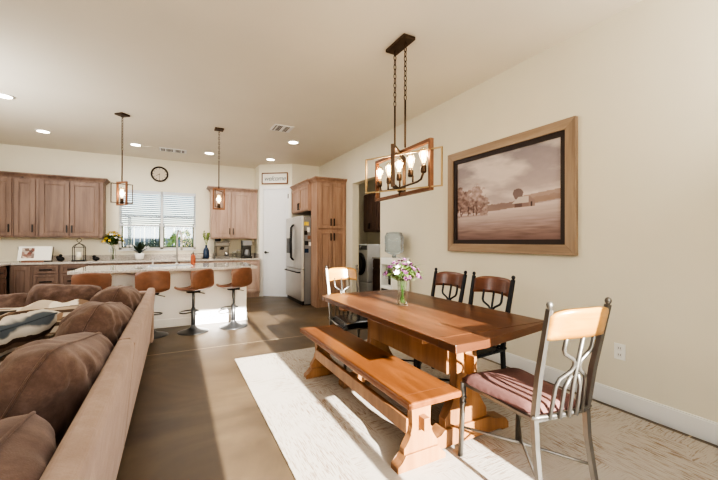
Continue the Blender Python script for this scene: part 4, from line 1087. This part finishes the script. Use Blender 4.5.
# right back: profile in xz extruded along y
prof = [(-.255, .04), (SX-.005, ST-.045), (SX-.012, ST-.008), (SX-.035, ST), (SX-.075, ST+.002), (SX-.095, ST-.02), (SX-.13, .40), (SX-.15, .04)]
MB().prism(prof, -.35, 4.97, 'xz', bev=.01).build('side_back', 'sofa_velour', so_)
MB().box(-2.95, SX-.02, 4.80, 4.965, .04, ST-.03, .02).build('end_back', 'sofa_velour', so_)
MB().box(-1.35, SX-.17, -.35, 4.8, .10, .33, .02).build('seat_base', 'cushion_velour', so_)
MB().box(-2.95, -1.35, 3.7, 4.8, .10, .33, .02).build('seat_base', 'cushion_velour', so_)
for i in range(4):
    MB().box(-1.34, SX-.15, -.30+i*1.02, .71+i*1.02, .33, .47, .04).build('seat_cushion', 'cushion_velour', so_)
for i in range(3):
    MB().box(-2.93+i*.86, -2.08+i*.86, 3.78, 4.78, .33, .47, .04).build('seat_cushion', 'cushion_velour', so_)
sm2 = MB()
for y in (2.43,): sm2.tube([(SX-.09, y, ST+.0), (SX-.03, y, ST+.003), (SX-.006, y, ST-.03), (-.256, y, .05)], .004, 5)
sm2.build('seam', 'sofa_velour', so_)
for x, y in ((-.33, .0), (-.33, 4.85), (-2.85, 4.85), (-2.85, 3.8), (-1.25, .0)):
    MB().box(x-.03, x+.03, y-.03, y+.03, 0, .1).build('foot', 'black_plastic', so_)

def cushion(label, loc, W, Hh, T, rot, mat, seed, name='sofa_cushion', cat='cushion', wr=.022, seam=True, group=None, pinch=.10):
    t = thing(name, label, cat, loc, 0, group)
    t.rotation_euler = rot
    def surf(side):
        def fn(a, b_):
            u = a*2-1; v = b_*2-1
            su = math.copysign(abs(u)**.85, u); sv = math.copysign(abs(v)**.85, v)
            x = su*W/2*sqrt(1-.26*sv**4)*(1-pinch*.3*(1-sv*sv)*abs(su)**3); z = sv*Hh/2*sqrt(1-.26*su**4)*(1-pinch*.3*(1-su*su)*abs(sv)**3)
            th = T/2*(max(0, 1-abs(su)**3.0)*max(0, 1-abs(sv)**2.8))**.5
            p = Vector((x*4+seed, z*4, side*2+seed))
            n_ = MN.noise(p)*wr*1.6+MN.noise(p*2.7)*wr*1.1+MN.noise(p*6)*wr*.45
            fold = wr*.9*abs(sin((x*7+z*5)*2.1+seed+3*MN.noise(p*.6)))**.5
            e = min(1, th/(T*.18))
            y = side*(th+(n_+fold-wr*.4)*e)
            sag = -.04*(1-u*u)*max(0, v)*Hh
            return (x, y, z+sag)
        return fn
    mb = MB().grid(surf(1), 44, 32).grid(surf(-1), 44, 32)
    o = mb.build('cover', mat, t)
    if seam:
        f = surf(0); pts = []
        for i in range(24): pts.append(f(i/24, 0))
        for i in range(24): pts.append(f(1, i/24))
        for i in range(24): pts.append(f(1-i/24, 1))
        for i in range(25): pts.append(f(0, 1-i/24))
        MB().tube(pts, .006, 6).build('piping', mat, t)
    return t
GC = 'brown back cushions on the sofa'
rots = lambda tilt, yaw, roll=0: (Matrix.Rotation(yaw, 4, 'Z') @ Matrix.Rotation(tilt, 4, 'X') @ Matrix.Rotation(roll, 4, 'Y')).to_euler()
for (y, lb, sd_, tl_, rl, xx, zz, yw_) in ((1.02, 'brown velour back cushion nearest the camera on the sofa', 3, 22, 6, -.50, .49, 88), (2.12, 'large brown back cushion second from the camera with crumpled cover', 8, 25, 10, -.52, .52, 84), (3.12, 'brown back cushion third from the camera along the sofa side', 14, 22, 9, -.51, .53, 85), (4.07, 'brown back cushion in the far corner of the sofa side', 19, 20, 6, -.51, .54, 87)):
    # local x along +y world, thickness facing -x
    cushion(lb, (xx, y, zz), 1.06, .62, .36, rots(RAD(tl_), RAD(yw_), RAD(rl)), 'cushion_velour', sd_, group=GC)
for (x, lb, sd_, zz) in ((-.98, 'rumpled brown cushion at the far sofa back, right one of three', 31, .60), (-1.52, 'brown cushion at the far sofa back, middle one of three', 36, .53), (-2.2, 'brown cushion at the far sofa back, left one of three', 41, .53)):
    cushion(lb, (x, 4.52, zz), .62 if x > -2 else .7, .46, .30, rots(RAD(-22), 0, RAD(5 if sd_ == 31 else -2)), 'cushion_velour', sd_, group='brown cushions at the far sofa back')
# throws
def throw(label, pts_fn, nu, nv, mat, name='striped_throw'):
    o = MB().grid(pts_fn, nu, nv).build(name, mat)
    s_ = o.modifiers.new('thick', 'SOLIDIFY'); s_.thickness = .015; s_.offset = 1
    tag(o, label, 'blanket'); return o
def t1(u, v):
    x = -2.6+1.85*u; y = 2.75+1.75*v
    z = .49+.09*sin(pi*min(1, v*1.02))**.5+.035*MN.noise(Vector((x*3, y*3, 1)))+.03*sin(y*11+x*1.5)**2+.06*v
    return (x, y, z)
throw('tan and cream striped throw spread over the far sofa seats', t1, 60, 60, 'blanket_tan')
def t2(u, v):
    x = -1.35+.62*u; y = 3.35+1.0*v+.3*(u-.5)
    z = .56+.10*sin(pi*u)**.5*(.6+.4*v)+.03*MN.noise(Vector((x*4, y*4, 5)))+.015*sin((y+x)*18)
    return (x, y, z)
throw('cream and brown throw heaped beside the third brown cushion', t2, 40, 40, 'blanket_cream')
cushion('grey blue and cream striped knit cushion leaning on the brown cushions', (-1.00, 2.98, .61), .66, .50, .26, rots(RAD(56), RAD(72), RAD(-4)), 'knit_stripes', 55, 'striped_cushion', wr=.014)
cushion('second striped knit cushion at the left edge near the second brown cushion', (-1.12, 2.10, .56), .50, .46, .22, rots(RAD(58), RAD(84), RAD(4)), 'knit_stripes', 61, 'striped_cushion', wr=.012)

# ------------------------------------------------------------ lights, world, camera
sun = bpy.data.lights.new('sun', 'SUN'); sun.energy = 24.0; sun.angle = RAD(.6); sun.color = (1, .95, .87)
sn = bpy.data.objects.new('sun', sun); COL.objects.link(sn)
sn.rotation_euler = Vector((.005, 1, -.34)).to_track_quat('-Z', 'Y').to_euler(); sn.location = (0, -6, 4)
def area(name, loc, direction, sx_, sy, energy, col):
    L = bpy.data.lights.new(name, 'AREA'); L.shape = 'RECTANGLE'; L.size = sx_; L.size_y = sy; L.energy = energy; L.color = col
    o = bpy.data.objects.new(name, L); COL.objects.link(o); o.location = loc
    o.rotation_euler = Vector(direction).to_track_quat('-Z', 'Y').to_euler(); return o
area('fill_wall_left', (-1.6, YF+.5, 2.1), (.2, .7, 1), 2.6, 1.0, 52, (1, .98, .95))
area('fill_wall_right', (2.3, YF+.3, 2.1), (-.1, .6, 1), 1.1, .8, 26, (1, .98, .95))
area('fill_kitchen', (-2.6, 4.8, 2.0), (.8, .6, .3), 1.6, 1.0, 40, (1, .99, .97))
area('kitchen_ceiling_fill', (-.2, 7.1, 2.93), (0, 0, -1), 3.2, .8, 26, (1, .98, .95))
area('passage_fill', (1.3, 5.2, 2.95), (0, 0, -1), 1.6, 1.6, 14, (1, .97, .93))
area('laundry_fill', (3.9, 6.3, 2.93), (0, 0, -1), .8, 1.6, 14, (1, .98, .95))
W = bpy.data.worlds.new('World'); SC.world = W; W.use_nodes = True
nt = W.node_tree; bg = nt.nodes['Background']
sky = nt.nodes.new('ShaderNodeTexSky'); sky.sky_type = 'NISHITA' if 'NISHITA' in [i.identifier for i in sky.bl_rna.properties['sky_type'].enum_items] else sky.sky_type
try:
    sky.sun_disc = False; sky.sun_elevation = RAD(24); sky.sun_rotation = RAD(180); sky.air_density = 1.0
except Exception: pass
mx = nt.nodes.new('ShaderNodeMix'); mx.data_type = 'RGBA'; mx.inputs[0].default_value = .55
nt.links.new(sky.outputs[0], mx.inputs[6]); mx.inputs[7].default_value = (1.0, .98, .95, 1)
nt.links.new(mx.outputs[2], bg.inputs['Color']); bg.inputs['Strength'].default_value = 1.0

cam = bpy.data.cameras.new('camera'); cam.sensor_width = 36; cam.lens = 349.3/718*36; cam.clip_start = .02
co = bpy.data.objects.new('camera', cam); COL.objects.link(co); SC.camera = co
yaw, pitch, roll = .4857, .0047, .0028
Fv = Vector((sin(yaw)*cos(pitch), cos(yaw)*cos(pitch), sin(pitch))); Rv = Vector((cos(yaw), -sin(yaw), 0)); Uv = Rv.cross(Fv)
R2 = Rv*cos(roll)+Uv*sin(roll); U2 = -Rv*sin(roll)+Uv*cos(roll)
co.matrix_world = Matrix(((R2.x, U2.x, -Fv.x, 0), (R2.y, U2.y, -Fv.y, 0), (R2.z, U2.z, -Fv.z, 1.25), (0, 0, 0, 1)))
SC.view_settings.view_transform = 'AgX'; SC.view_settings.look = 'AgX - High Contrast'; SC.view_settings.exposure = 0.42; SC.view_settings.gamma = 1.0
SC.cycles.use_denoising = True; SC.cycles.max_bounces = 10; SC.cycles.diffuse_bounces = 5; SC.cycles.sample_clamp_indirect = 8
SC.cycles.caustics_reflective = False; SC.cycles.caustics_refractive = False
